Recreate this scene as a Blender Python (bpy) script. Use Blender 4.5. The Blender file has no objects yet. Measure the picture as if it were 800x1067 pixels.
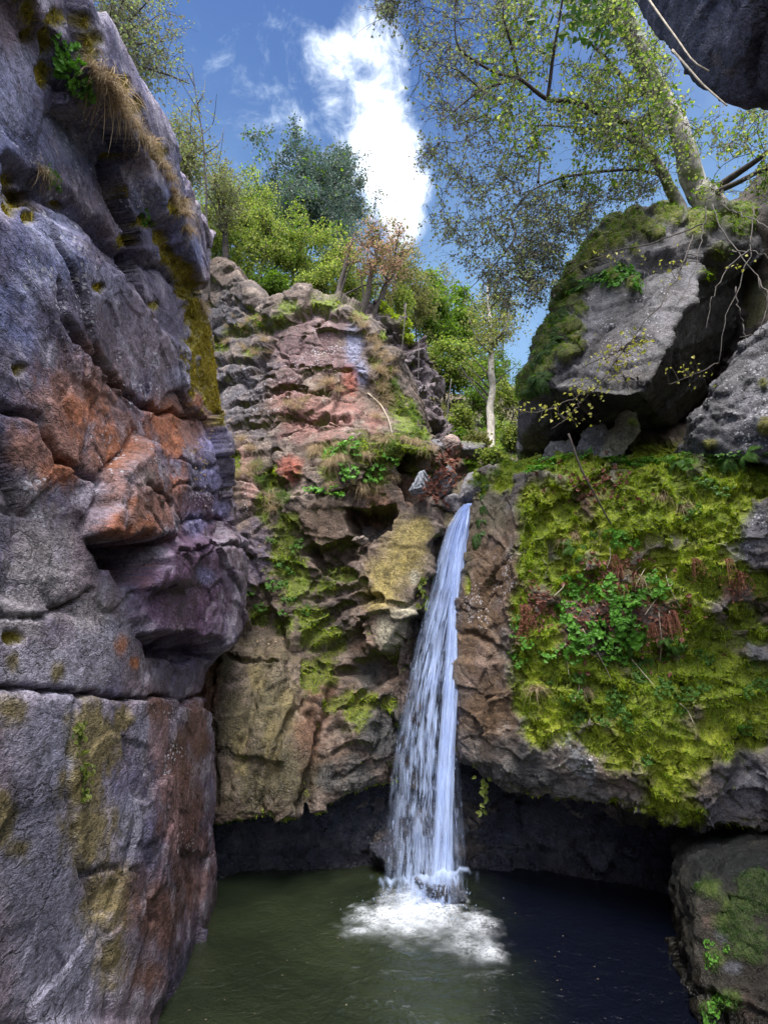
import bpy, bmesh, math, random
import numpy as np
from mathutils import Vector, Matrix

random.seed(7)
RNG = np.random.default_rng(11)
scene = bpy.context.scene
COL = scene.collection

# ------------------------------------------------------------------ camera
IMG_W, IMG_H = 800.0, 1067.0
F = 582.0
PITCH = math.radians(15)
CP, SP = math.cos(PITCH), math.sin(PITCH)
CAM = np.array([0.0, 0.0, 3.0])

def P(px, py, t):
    """point seen at pixel (px, py) at depth t metres along the optical axis"""
    dx = (px - IMG_W / 2) / F
    dy = -(py - IMG_H / 2) / F
    return CAM + t * np.array([dx, CP - dy * SP, SP + dy * CP])

def water_t(py):
    dy = -(py - IMG_H / 2) / F
    return -CAM[2] / (SP + dy * CP)

def proj(pts):
    q = pts - CAM
    t = q[..., 1] * CP + q[..., 2] * SP
    u = -q[..., 1] * SP + q[..., 2] * CP
    t = np.where(np.abs(t) < 1e-3, 1e-3, t)
    px = IMG_W / 2 + F * q[..., 0] / t
    py = IMG_H / 2 - F * u / t
    bad = t < 0.3
    px = np.where(bad, -9999, px)
    return px, py, t

cam_data = bpy.data.cameras.new('camera')
cam = bpy.data.objects.new('camera', cam_data)
COL.objects.link(cam)
cam.location = CAM
cam.rotation_euler = (math.radians(90) + PITCH, 0, 0)
cam_data.sensor_fit = 'VERTICAL'
cam_data.sensor_height = 24.0
cam_data.lens = 24.0 * F / IMG_H
cam_data.clip_start = 0.05
cam_data.clip_end = 600
scene.camera = cam

# ------------------------------------------------------------------ noise
def _hash(ix, iy, iz, seed):
    h = (ix.astype(np.uint32) * np.uint32(374761393) + iy.astype(np.uint32) * np.uint32(668265263)
         + iz.astype(np.uint32) * np.uint32(2147483647) + np.uint32((seed * 974634) & 0xffffffff))
    h = (h ^ (h >> np.uint32(13))) * np.uint32(1274126177)
    h = (h ^ (h >> np.uint32(16))) * np.uint32(2246822519)
    return h ^ (h >> np.uint32(15))

def _h01(ix, iy, iz, seed):
    return _hash(ix, iy, iz, seed).astype(np.float32) / 4294967295.0

def vnoise(p, seed=0):
    i = np.floor(p).astype(np.int64)
    f = (p - i).astype(np.float32)
    u = f * f * f * (f * (f * 6 - 15) + 10)
    x, y, z = i[:, 0], i[:, 1], i[:, 2]
    def c(a, b, d):
        return _h01(x + a, y + b, z + d, seed)
    ux, uy, uz = u[:, 0], u[:, 1], u[:, 2]
    def l(a, b, w):
        return a + (b - a) * w
    r = l(l(l(c(0,0,0), c(1,0,0), ux), l(c(0,1,0), c(1,1,0), ux), uy),
          l(l(c(0,0,1), c(1,0,1), ux), l(c(0,1,1), c(1,1,1), ux), uy), uz)
    return r * 2 - 1

def fbm(p, octv=4, seed=0, gain=0.5, lac=2.03):
    a, s, tot = 1.0, np.zeros(len(p), np.float32), 0.0
    q = p.copy()
    for k in range(octv):
        s += a * vnoise(q, seed + k * 17)
        tot += a
        a *= gain
        q = q * lac + 3.7
    return s / tot

def ridged(p, octv=4, seed=0):
    a, s, tot = 1.0, np.zeros(len(p), np.float32), 0.0
    q = p.copy()
    for k in range(octv):
        s += a * (1 - np.abs(vnoise(q, seed + k * 31)) * 2)
        tot += a
        a *= 0.5
        q = q * 2.07 + 1.3
    return s / tot

def worley(p, seed=0):
    """F1, F2 and, of the nearest cell, a random number and a plane term: the broken-block look of rock"""
    i = np.floor(p).astype(np.int64)
    n = len(p)
    f1 = np.full(n, 9.0, np.float32); f2 = np.full(n, 9.0, np.float32)
    rid = np.zeros(n, np.float32); pl = np.zeros(n, np.float32)
    for a in (-1, 0, 1):
        for b in (-1, 0, 1):
            for c in (-1, 0, 1):
                X, Y, Z = i[:, 0] + a, i[:, 1] + b, i[:, 2] + c
                h = _hash(X, Y, Z, seed)
                jx = (h & np.uint32(1023)).astype(np.float32) / 1023.0
                jy = ((h >> np.uint32(10)) & np.uint32(1023)).astype(np.float32) / 1023.0
                jz = ((h >> np.uint32(20)) & np.uint32(1023)).astype(np.float32) / 1023.0
                vx = (p[:, 0] - X - jx).astype(np.float32)
                vy = (p[:, 1] - Y - jy).astype(np.float32)
                vz = (p[:, 2] - Z - jz).astype(np.float32)
                d = np.sqrt(vx * vx + vy * vy + vz * vz)
                near = d < f1
                f2 = np.where(near, f1, np.minimum(f2, d))
                f1 = np.where(near, d, f1)
                h2 = _hash(X, Y, Z, seed + 5)
                r1 = (h2 & np.uint32(1023)).astype(np.float32) / 511.5 - 1
                r2 = ((h2 >> np.uint32(10)) & np.uint32(1023)).astype(np.float32) / 511.5 - 1
                r3 = ((h2 >> np.uint32(20)) & np.uint32(1023)).astype(np.float32) / 511.5 - 1
                rid = np.where(near, r1, rid)
                pl = np.where(near, r2 * vx + r3 * vy + r1 * vz, pl)
    return f1, f2, rid, pl

def sstep(a, b, x):
    t = np.clip((x - a) / (b - a), 0, 1)
    return t * t * (3 - 2 * t)

# ------------------------------------------------------------------ objects
def tag(o, label=None, cat=None, group=None, kind=None):
    if label: o['label'] = label
    if cat: o['category'] = cat
    if group: o['group'] = group
    if kind: o['kind'] = kind
    return o

def np_mesh(name, verts, faces, mat=None, smooth=True, quads=None):
    """faces: int array (n,3) or (n,4)"""
    me = bpy.data.meshes.new(name)
    verts = np.asarray(verts, np.float32)
    faces = np.asarray(faces, np.int32)
    k = faces.shape[1]
    me.vertices.add(len(verts))
    me.vertices.foreach_set('co', verts.ravel())
    me.loops.add(faces.size)
    me.loops.foreach_set('vertex_index', faces.ravel())
    me.polygons.add(len(faces))
    me.polygons.foreach_set('loop_start', np.arange(0, faces.size, k, dtype=np.int32))
    me.polygons.foreach_set('loop_total', np.full(len(faces), k, np.int32))
    me.update(calc_edges=True)
    me.validate()
    me.polygons.foreach_set('use_smooth', np.full(len(me.polygons), smooth, bool))
    if mat: me.materials.append(mat)
    return me

def link(name, me, parent=None):
    o = bpy.data.objects.new(name, me)
    COL.objects.link(o)
    if parent: o.parent = parent
    return o

def empty(name, loc=(0, 0, 0), rz=0):
    o = bpy.data.objects.new(name, None)
    COL.objects.link(o)
    o.location = loc
    o.rotation_euler = (0, 0, rz)
    o.empty_display_size = 0.1
    return o

def copy_tree(o, parent=None):
    c = o.copy(); COL.objects.link(c)
    if parent: c.parent = parent
    for ch in list(o.children): copy_tree(ch, c)
    return c

def set_attr(me, name, arr, typ='FLOAT_COLOR'):
    a = me.attributes.new(name, typ, 'POINT')
    if typ == 'FLOAT_COLOR':
        a.data.foreach_set('color', np.ascontiguousarray(arr, np.float32).ravel())
    else:
        a.data.foreach_set('value', np.ascontiguousarray(arr, np.float32).ravel())

# ------------------------------------------------------------------ materials
def new_mat(name):
    m = bpy.data.materials.new(name)
    m.use_nodes = True
    nt = m.node_tree
    nt.nodes.clear()
    out = nt.nodes.new('ShaderNodeOutputMaterial')
    return m, nt, out

class N:
    def __init__(self, nt): self.nt = nt
    def node(self, t, **kw):
        n = self.nt.nodes.new(t)
        for k, v in kw.items():
            if k in n.inputs.keys() if hasattr(n.inputs, 'keys') else False: n.inputs[k].default_value = v
            else: setattr(n, k, v)
        return n
    def link(self, a, b): self.nt.links.new(a, b)
    def math(self, op, a, b=None, c=None, clamp=False):
        n = self.nt.nodes.new('ShaderNodeMath'); n.operation = op; n.use_clamp = clamp
        for i, v in enumerate((a, b, c)):
            if v is None: continue
            if isinstance(v, (int, float)): n.inputs[i].default_value = v
            else: self.link(v, n.inputs[i])
        return n.outputs[0]
    def noise(self, scale, detail=4, vec=None, rough=0.55, dist=0.0):
        n = self.nt.nodes.new('ShaderNodeTexNoise')
        n.inputs['Scale'].default_value = scale; n.inputs['Detail'].default_value = detail
        n.inputs['Roughness'].default_value = rough; n.inputs['Distortion'].default_value = dist
        if vec is not None: self.link(vec, n.inputs['Vector'])
        return n.outputs['Fac']
    def ramp(self, fac, a, b):
        n = self.nt.nodes.new('ShaderNodeMapRange'); n.interpolation_type = 'SMOOTHSTEP'
        n.inputs['From Min'].default_value = a; n.inputs['From Max'].default_value = b
        self.link(fac, n.inputs['Value'])
        return n.outputs['Result']
    def mixc(self, fac, a, b, mode='MIX'):
        n = self.nt.nodes.new('ShaderNodeMix'); n.data_type = 'RGBA'; n.blend_type = mode
        for s, v in (('Factor', fac),):
            if isinstance(v, (int, float)): n.inputs[0].default_value = v
            else: self.link(v, n.inputs[0])
        for idx, v in ((6, a), (7, b)):
            if isinstance(v, tuple): n.inputs[idx].default_value = (*v, 1) if len(v) == 3 else v
            else: self.link(v, n.inputs[idx])
        return n.outputs[2]
    def scalec(self, col, val):
        n = self.nt.nodes.new('ShaderNodeVectorMath'); n.operation = 'SCALE'
        self.link(col, n.inputs[0])
        if isinstance(val, (int, float)): n.inputs['Scale'].default_value = val
        else: self.link(val, n.inputs['Scale'])
        return n.outputs[0]

def rock_material(name, bump=0.6, fine=1.0, stretch=(1, 1, 1)):
    m, nt, out = new_mat(name)
    g = N(nt)
    tc = nt.nodes.new('ShaderNodeTexCoord')
    mp = nt.nodes.new('ShaderNodeMapping'); g.link(tc.outputs['Object'], mp.inputs['Vector'])
    mp.inputs['Scale'].default_value = stretch
    vec = mp.outputs['Vector']
    col = nt.nodes.new('ShaderNodeAttribute'); col.attribute_name = 'col'
    msk = nt.nodes.new('ShaderNodeAttribute'); msk.attribute_name = 'mask'
    sep = nt.nodes.new('ShaderNodeSeparateColor'); g.link(msk.outputs['Color'], sep.inputs['Color'])
    moss, wet, lich = sep.outputs[0], sep.outputs[1], sep.outputs[2]
    n1 = g.noise(9 * fine, 4, vec, 0.65)
    n2 = g.noise(38 * fine, 4, vec, 0.65)
    n3 = g.noise(110 * fine, 2, vec, 0.6)
    v = g.math('ADD', g.math('MULTIPLY', g.ramp(n1, 0.3, 0.7), 0.65), g.math('MULTIPLY', g.ramp(n2, 0.3, 0.7), 0.85))
    v = g.math('ADD', v, g.math('MULTIPLY', g.ramp(n3, 0.3, 0.7), 0.55))
    v = g.math('ADD', v, 0.08)
    base = g.scalec(col.outputs['Color'], v)
    # crustose lichen and mineral specks with their own edges
    vor = nt.nodes.new('ShaderNodeTexVoronoi'); vor.inputs['Scale'].default_value = 26 * fine
    vor.inputs['Randomness'].default_value = 1.0; g.link(vec, vor.inputs['Vector'])
    wob = g.math('ADD', vor.outputs['Distance'], g.math('MULTIPLY', g.math('SUBTRACT', n3, 0.5), 0.35))
    thr = g.math('MULTIPLY', lich, g.math('MULTIPLY', g.ramp(g.noise(4, 4, vec, .65), 0.40, 0.66), 0.40))
    spk = g.math('LESS_THAN', wob, thr)
    base = g.mixc(g.math('MULTIPLY', spk, 0.75), base, (0.52, 0.50, 0.54))
    bs = nt.nodes.new('ShaderNodeBsdfPrincipled')
    rough = g.math('SUBTRACT', g.math('ADD', 0.48, g.math('MULTIPLY', n2, 0.36)), g.math('MULTIPLY', wet, 0.5), clamp=True)
    g.link(rough, bs.inputs['Roughness'])
    bs.inputs['Specular IOR Level'].default_value = 0.45
    hn = g.math('ADD', g.math('MULTIPLY', n1, 0.55), g.math('MULTIPLY', n2, 0.42))
    hn = g.math('ADD', hn, g.math('MULTIPLY', n3, 0.24))
    hn = g.math('ADD', hn, g.math('MULTIPLY', g.ramp(g.noise(20 * fine, 2, vec, 0.6, 1.2), 0.42, 0.5), 0.18))
    # hairline fractures at two scales, only here and there
    wn = nt.nodes.new('ShaderNodeTexNoise'); wn.inputs['Scale'].default_value = 3.5; wn.inputs['Detail'].default_value = 5; g.link(vec, wn.inputs['Vector'])
    wv = nt.nodes.new('ShaderNodeVectorMath'); wv.operation = 'MULTIPLY_ADD'; g.link(wn.outputs['Color'], wv.inputs[0]); wv.inputs[1].default_value = (.35, .35, .35); g.link(vec, wv.inputs[2])
    crk = None
    for sc_, wd_ in ((2.6, .016), (7.5, .03)):
        vo = nt.nodes.new('ShaderNodeTexVoronoi'); vo.feature = 'DISTANCE_TO_EDGE'; vo.inputs['Scale'].default_value = sc_ * fine
        g.link(wv.outputs[0], vo.inputs['Vector'])
        e_ = g.math('MULTIPLY', g.math('SUBTRACT', 1.0, g.ramp(vo.outputs['Distance'], 0.0, wd_)), g.ramp(g.noise(1.7 + sc_ * .3, 3, vec), .46, .62))
        crk = e_ if crk is None else g.math('MAXIMUM', crk, e_)
    crk = g.math('MULTIPLY', crk, g.math('SUBTRACT', 1.0, moss, clamp=True))
    base = g.scalec(base, g.math('SUBTRACT', 1.0, g.math('MULTIPLY', crk, .74)))
    g.link(base, bs.inputs['Base Color'])
    hn = g.math('SUBTRACT', hn, g.math('MULTIPLY', crk, .35))
    b = nt.nodes.new('ShaderNodeBump'); b.inputs['Strength'].default_value = bump
    b.inputs['Distance'].default_value = 0.09 / fine
    g.link(hn, b.inputs['Height']); g.link(b.outputs['Normal'], bs.inputs['Normal'])
    g.link(bs.outputs[0], out.inputs['Surface'])
    return m

def leaf_material(name, c1, c2, trans=0.5, rough=0.55, c3=None):
    m, nt, out = new_mat(name)
    g = N(nt)
    geo = nt.nodes.new('ShaderNodeNewGeometry')
    r = geo.outputs['Random Per Island']
    base = g.mixc(r, c1, c2)
    if c3:
        r2 = g.math('FRACT', g.math('MULTIPLY', r, 17.31))
        base = g.mixc(g.math('GREATER_THAN', r2, 0.82), base, c3)
    tc = nt.nodes.new('ShaderNodeTexCoord')
    v = g.math('ADD', 0.65, g.math('MULTIPLY', g.noise(2.2, 3, tc.outputs['Object']), 0.7))
    base = g.scalec(base, v)
    bs = nt.nodes.new('ShaderNodeBsdfPrincipled')
    g.link(base, bs.inputs['Base Color']); bs.inputs['Roughness'].default_value = rough
    bs.inputs['Specular IOR Level'].default_value = 0.3
    tr = nt.nodes.new('ShaderNodeBsdfTranslucent')
    hs = nt.nodes.new('ShaderNodeHueSaturation'); hs.inputs['Value'].default_value = 1.6; hs.inputs['Saturation'].default_value = 1.1
    g.link(base, hs.inputs['Color']); g.link(hs.outputs[0], tr.inputs['Color'])
    mx = nt.nodes.new('ShaderNodeMixShader'); mx.inputs[0].default_value = trans
    g.link(bs.outputs[0], mx.inputs[1]); g.link(tr.outputs[0], mx.inputs[2])
    g.link(mx.outputs[0], out.inputs['Surface'])
    return m

def bark_material(name, c1, c2, scale=14, spots=None):
    m, nt, out = new_mat(name)
    g = N(nt)
    tc = nt.nodes.new('ShaderNodeTexCoord')
    n = g.noise(scale, 5, tc.outputs['Object'], 0.65)
    base = g.mixc(g.ramp(n, 0.35, 0.65), c1, c2)
    if spots:
        base = g.mixc(g.ramp(g.noise(3.5, 3, tc.outputs['Object']), 0.48, 0.6), base, spots)
    bs = nt.nodes.new('ShaderNodeBsdfPrincipled'); bs.inputs['Roughness'].default_value = 0.8
    g.link(base, bs.inputs['Base Color'])
    b = nt.nodes.new('ShaderNodeBump'); b.inputs['Strength'].default_value = 0.5; b.inputs['Distance'].default_value = 0.02
    g.link(n, b.inputs['Height']); g.link(b.outputs['Normal'], bs.inputs['Normal'])
    g.link(bs.outputs[0], out.inputs['Surface'])
    return m

MAT = {}
MAT['rock_left'] = rock_material('dark_banded_rock', 0.52, 0.85, (1.0, 0.75, 1.15))
MAT['rock_mid'] = rock_material('layered_brown_rock', 0.65, 0.8)
MAT['rock_right'] = rock_material('mossy_rock', 0.6, 1.0)
MAT['rock_small'] = rock_material('stream_rock', 0.5, 1.0)
MAT['soil'] = rock_material('wooded_soil', 0.6, 0.6)
MAT['moss'] = leaf_material('moss_strands', (0.20, 0.29, 0.013), (0.42, 0.50, 0.04), 0.42, 0.8)
MAT['moss_green'] = leaf_material('green_moss_strands', (0.10, 0.21, 0.014), (0.22, 0.35, 0.03), 0.42, 0.8)
MAT['moss_gold'] = leaf_material('golden_moss_strands', (0.16, 0.13, 0.012), (0.32, 0.25, 0.028), 0.3, 0.8)
MAT['herb'] = leaf_material('herb_leaves', (0.065, 0.19, 0.018), (0.15, 0.36, 0.045), 0.35, 0.45)
MAT['fern'] = leaf_material('fern_fronds', (0.05, 0.13, 0.02), (0.11, 0.22, 0.035), 0.4, 0.5)
MAT['ivy'] = leaf_material('dark_ivy_leaves', (0.03, 0.075, 0.015), (0.07, 0.13, 0.025), 0.3, 0.45)
MAT['straw'] = leaf_material('dry_grass_blades', (0.26, 0.19, 0.10), (0.46, 0.36, 0.24), 0.25, 0.8)
MAT['greengrass'] = leaf_material('green_grass_blades', (0.06, 0.12, 0.02), (0.16, 0.24, 0.05), 0.35, 0.7)
MAT['rust_stem'] = leaf_material('dead_bracken', (0.16, 0.055, 0.035), (0.38, 0.17, 0.11), 0.2, 0.85)
MAT['dead_leaf'] = leaf_material('fallen_leaves', (0.13, 0.045, 0.03), (0.34, 0.17, 0.13), 0.2, 0.8)
MAT['leaf_bright'] = leaf_material('spring_leaves', (0.13, 0.18, 0.028), (0.27, 0.30, 0.085), 0.55, 0.55, (0.07, 0.12, 0.02))
MAT['leaf_mid'] = leaf_material('mid_green_leaves', (0.06, 0.12, 0.015), (0.12, 0.19, 0.025), 0.5)
MAT['leaf_dark'] = leaf_material('blue_green_leaves', (0.045, 0.08, 0.065), (0.09, 0.135, 0.10), 0.35, 0.55, (0.13, 0.14, 0.13))
MAT['leaf_pink'] = leaf_material('reddish_young_leaves', (0.27, 0.15, 0.12), (0.38, 0.27, 0.17), 0.55)
MAT['leaf_tan'] = leaf_material('olive_sparse_leaves', (0.11, 0.13, 0.03), (0.20, 0.19, 0.07), 0.5)
MAT['bud'] = leaf_material('small_dark_leaves', (0.12, 0.10, 0.10), (0.18, 0.23, 0.07), 0.5, 0.6)
MAT['scrap'] = leaf_material('sodden_leaf_scraps', (0.06, 0.045, 0.03), (0.16, 0.13, 0.09), 0.1, 0.7)
MAT['yellow'] = leaf_material('yellow_new_leaves', (0.30, 0.32, 0.06), (0.45, 0.42, 0.12), 0.4)
MAT['bark'] = bark_material('dark_bark', (0.025, 0.018, 0.016), (0.07, 0.055, 0.045))
MAT['bark_grey'] = bark_material('grey_mossy_bark', (0.15, 0.135, 0.115), (0.36, 0.34, 0.29), 12, (0.12, 0.15, 0.04))
MAT['bark_birch'] = bark_material('pale_birch_bark', (0.30, 0.27, 0.23), (0.55, 0.50, 0.44), 9)
MAT['twig'] = bark_material('grey_twig', (0.045, 0.038, 0.035), (0.11, 0.095, 0.085), 25)
MAT['straw_stick'] = bark_material('pale_dead_stick', (0.34, 0.28, 0.2), (0.55, 0.47, 0.36), 25)

# ------------------------------------------------------------------ surfaces
def catmull(ctrl, n, axis, wts=None):
    """interpolate control points along axis to n samples"""
    c = np.moveaxis(np.asarray(ctrl, float), axis, 0)
    k = c.shape[0]
    ext = np.concatenate([2 * c[:1] - c[1:2], c, 2 * c[-1:] - c[-2:-1]], 0)
    # spread samples by chord length so that the mesh density is even
    seg = np.linalg.norm(np.diff(c, axis=0), axis=-1)
    seg = seg.reshape(k - 1, -1).mean(1) + 1e-6
    if wts is not None: seg = seg * np.asarray(wts, float)
    cum = np.concatenate([[0], np.cumsum(seg)])
    s = np.linspace(0, cum[-1], n)
    idx = np.clip(np.searchsorted(cum, s, side='right') - 1, 0, k - 2)
    t = ((s - cum[idx]) / seg[idx])
    sh = (n,) + (1,) * (c.ndim - 1)
    t = t.reshape(sh)
    p0, p1, p2, p3 = ext[idx], ext[idx + 1], ext[idx + 2], ext[idx + 3]
    # centripetal-ish tangents limited, to avoid overshoot
    m1 = (p2 - p0) * 0.4; m2 = (p3 - p1) * 0.4
    t2, t3 = t * t, t * t * t
    r = (2*t3 - 3*t2 + 1) * p1 + (t3 - 2*t2 + t) * m1 + (-2*t3 + 3*t2) * p2 + (t3 - t2) * m2
    return np.moveaxis(r, 0, axis)

def grid_normals(g):
    du = np.gradient(g, axis=1); dv = np.gradient(g, axis=0)
    n = np.cross(du, dv)
    n /= (np.linalg.norm(n, axis=-1, keepdims=True) + 1e-9)
    return n

def blur_grid(a, k):
    for _ in range(k):
        b = a.copy()
        b[1:-1] = (a[:-2] + 2 * a[1:-1] + a[2:]) / 4
        c = b.copy()
        c[:, 1:-1] = (b[:, :-2] + 2 * b[:, 1:-1] + b[:, 2:]) / 4
        a = c
    return a

def poly_sd(px, py, poly):
    """signed distance in pixels (inside positive) to a closed polygon"""
    poly = np.asarray(poly, float)
    inside = np.zeros(px.shape, bool)
    d = np.full(px.shape, 1e9)
    n = len(poly)
    for i in range(n):
        x1, y1 = poly[i]; x2, y2 = poly[(i + 1) % n]
        ex, ey = x2 - x1, y2 - y1
        tt = np.clip(((px - x1) * ex + (py - y1) * ey) / (ex * ex + ey * ey + 1e-9), 0, 1)
        d = np.minimum(d, np.hypot(px - x1 - tt * ex, py - y1 - tt * ey))
        cond = ((y1 > py) != (y2 > py))
        xi = (x2 - x1) * (py - y1) / ((y2 - y1) if abs(y2 - y1) > 1e-9 else 1e-9) + x1
        inside ^= cond & (px < xi)
    return np.where(inside, d, -d)

def line_d(px, py, line):
    line = np.asarray(line, float)
    d = np.full(px.shape, 1e9)
    for i in range(len(line) - 1):
        x1, y1 = line[i]; x2, y2 = line[i + 1]
        ex, ey = x2 - x1, y2 - y1
        tt = np.clip(((px - x1) * ex + (py - y1) * ey) / (ex * ex + ey * ey + 1e-9), 0, 1)
        d = np.minimum(d, np.hypot(px - x1 - tt * ex, py - y1 - tt * ey))
    return d

def carve(V, Nn, feats, seed):
    """ledges, clefts, hollows and blocks of one rock face, worked into the mesh along its normals"""
    if not feats: return V
    px, py, t = proj(V)
    w = fbm(V * 2.2, 3, seed + 90) * 9 + fbm(V * 9, 2, seed + 91) * 3
    w2 = fbm(V * 2.2, 3, seed + 95) * 9 + fbm(V * 9, 2, seed + 96) * 3
    ax, ay = px + w, py + w2
    disp = np.zeros(len(V))
    for ft in feats:
        kind = ft[0]
        if kind == 'crack':
            _, line, width, depth = ft
            d = line_d(ax, ay, line)
            disp -= depth * np.exp(-(d / width) ** 2)
        elif kind == 'raise':
            _, poly, soft, amt = ft
            disp += amt * sstep(-soft, soft, poly_sd(ax, ay, poly))
    return V + Nn * disp[:, None]

def rock_relief(V, Nn, seed, big=0.16, bigs=0.8, med=0.07, meds=2.4, fine=0.03, strata=None, crack=0.05, warp=0.25):
    """broken-block relief: tilted cells at two scales, bedding steps, joints and roughness"""
    wv = np.stack([fbm(V * 1.3, 3, seed + 1), fbm(V * 1.3 + 9, 3, seed + 2), fbm(V * 1.3 + 19, 3, seed + 3)], 1)
    q = V + wv * warp
    sc = np.array([1.0, 1.0, 1.35])
    f1, f2, r, pl = worley(q * bigs * sc, seed + 10)
    h = big * (0.6 * r + 0.9 * pl)
    joint = (1 - sstep(0.0, 0.07, f2 - f1)) * sstep(-0.1, 0.35, fbm(V * 0.7, 2, seed + 44))
    h -= crack * joint
    f1, f2, r, pl = worley(q * meds * sc, seed + 20)
    h += med * (0.5 * r + 0.9 * pl)
    joint2 = (1 - sstep(0.0, 0.08, f2 - f1)) * sstep(0.0, 0.4, fbm(V * 1.1, 2, seed + 45))
    h -= crack * 0.5 * joint2
    f1, f2, r, pl = worley(q * meds * 3.1, seed + 30)
    h += med * 0.45 * (0.5 * r + 0.9 * pl) * sstep(-.3, .3, fbm(V * 1.6, 2, seed + 46))
    h += fine * fbm(V * 5, 5, seed + 40, 0.55) + fine * 0.5 * ridged(V * 11, 3, seed + 50)
    if strata:
        amp, freq, dirv = strata
        z = (V @ np.asarray(dirv, float)) + 0.25 * fbm(V * 0.8, 3, seed + 60) + 0.05 * fbm(V * 4, 2, seed + 61)
        z *= freq
        k = np.floor(z); fr = z - k
        rr = _h01(k.astype(np.int64), k.astype(np.int64) * 0 + 3, k.astype(np.int64) * 0, seed + 70)
        rr2 = _h01(np.floor(z * 2.7).astype(np.int64), k.astype(np.int64) * 0 + 8, k.astype(np.int64) * 0, seed + 71)
        mod = 0.55 + 0.6 * fbm(V * 0.9, 2, seed + 62)
        h += amp * (rr - 0.5) * mod * 1.4 + amp * 0.4 * (rr2 - 0.5) - amp * 0.5 * np.exp(-((fr - 0.04) / 0.07) ** 2) * sstep(-0.2, 0.5, fbm(V * 1.5, 2, seed + 63))
    return V + Nn * h[:, None], np.clip(joint + 0.7 * joint2, 0, 1)

def paint(V, base, layers, seed, nz=None):
    """pigments of the stone and shade painted among them: layers = (rgb, [(px,py,rpx)...], strength, breakup)"""
    px, py, t = proj(V)
    n1 = fbm(V * 1.1, 4, seed + 5); n2 = fbm(V * 4.5, 4, seed + 6); n3 = fbm(V * 16, 3, seed + 7)
    col = np.empty((len(V), 3), np.float32)
    b0, b1, b2 = (np.asarray(c) for c in base)
    w = sstep(-0.35, 0.35, n1)[:, None]
    col[:] = b0 * (1 - w) + b1 * w
    w = sstep(0.02, 0.4, n2)[:, None] * 0.75
    col = col * (1 - w) + b2 * w
    ok = t > 0.5
    for L in layers:
        rgb, spots, strength, brk = L[:4]
        m = blob_mask(V, px, py, t, spots, n1, n2, n3, brk, (0.35, 1.25)) * strength
        col = col * (1 - m[:, None]) + np.asarray(rgb) * m[:, None]
    col *= (1 + 0.28 * n3 + 0.2 * n2)[:, None]
    return np.clip(col, 0.004, 0.9)

def find_vert(px, py, t, x, y):
    d = (px - x) ** 2 + (py - y) ** 2 + (t > 0.4) * 0 + np.where(t < 0.4, 1e9, 0)
    k = np.argpartition(d, 12)[:12]
    return k[np.argmin(t[k] + 0.15 * np.sqrt(d[k]))]

def blob_mask(V, px, py, t, spots, n1, n2, n3, brk, soft=(0.6, 1.15)):
    """irregular patches of growth, stain or painted shade: centre (px, py) and radius of each, edges broken up in space"""
    m = np.zeros(len(V))
    nn = (n1 * 0.55 + n2 * 0.75 + n3 * 0.45) * brk
    for s in spots:
        dy = (py - s[1]) / (s[3] if len(s) > 3 else 1.0)
        d = np.hypot(px - s[0], dy) / s[2] + nn
        m = np.maximum(m, 1 - sstep(soft[0], soft[1], d))
    return m

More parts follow.
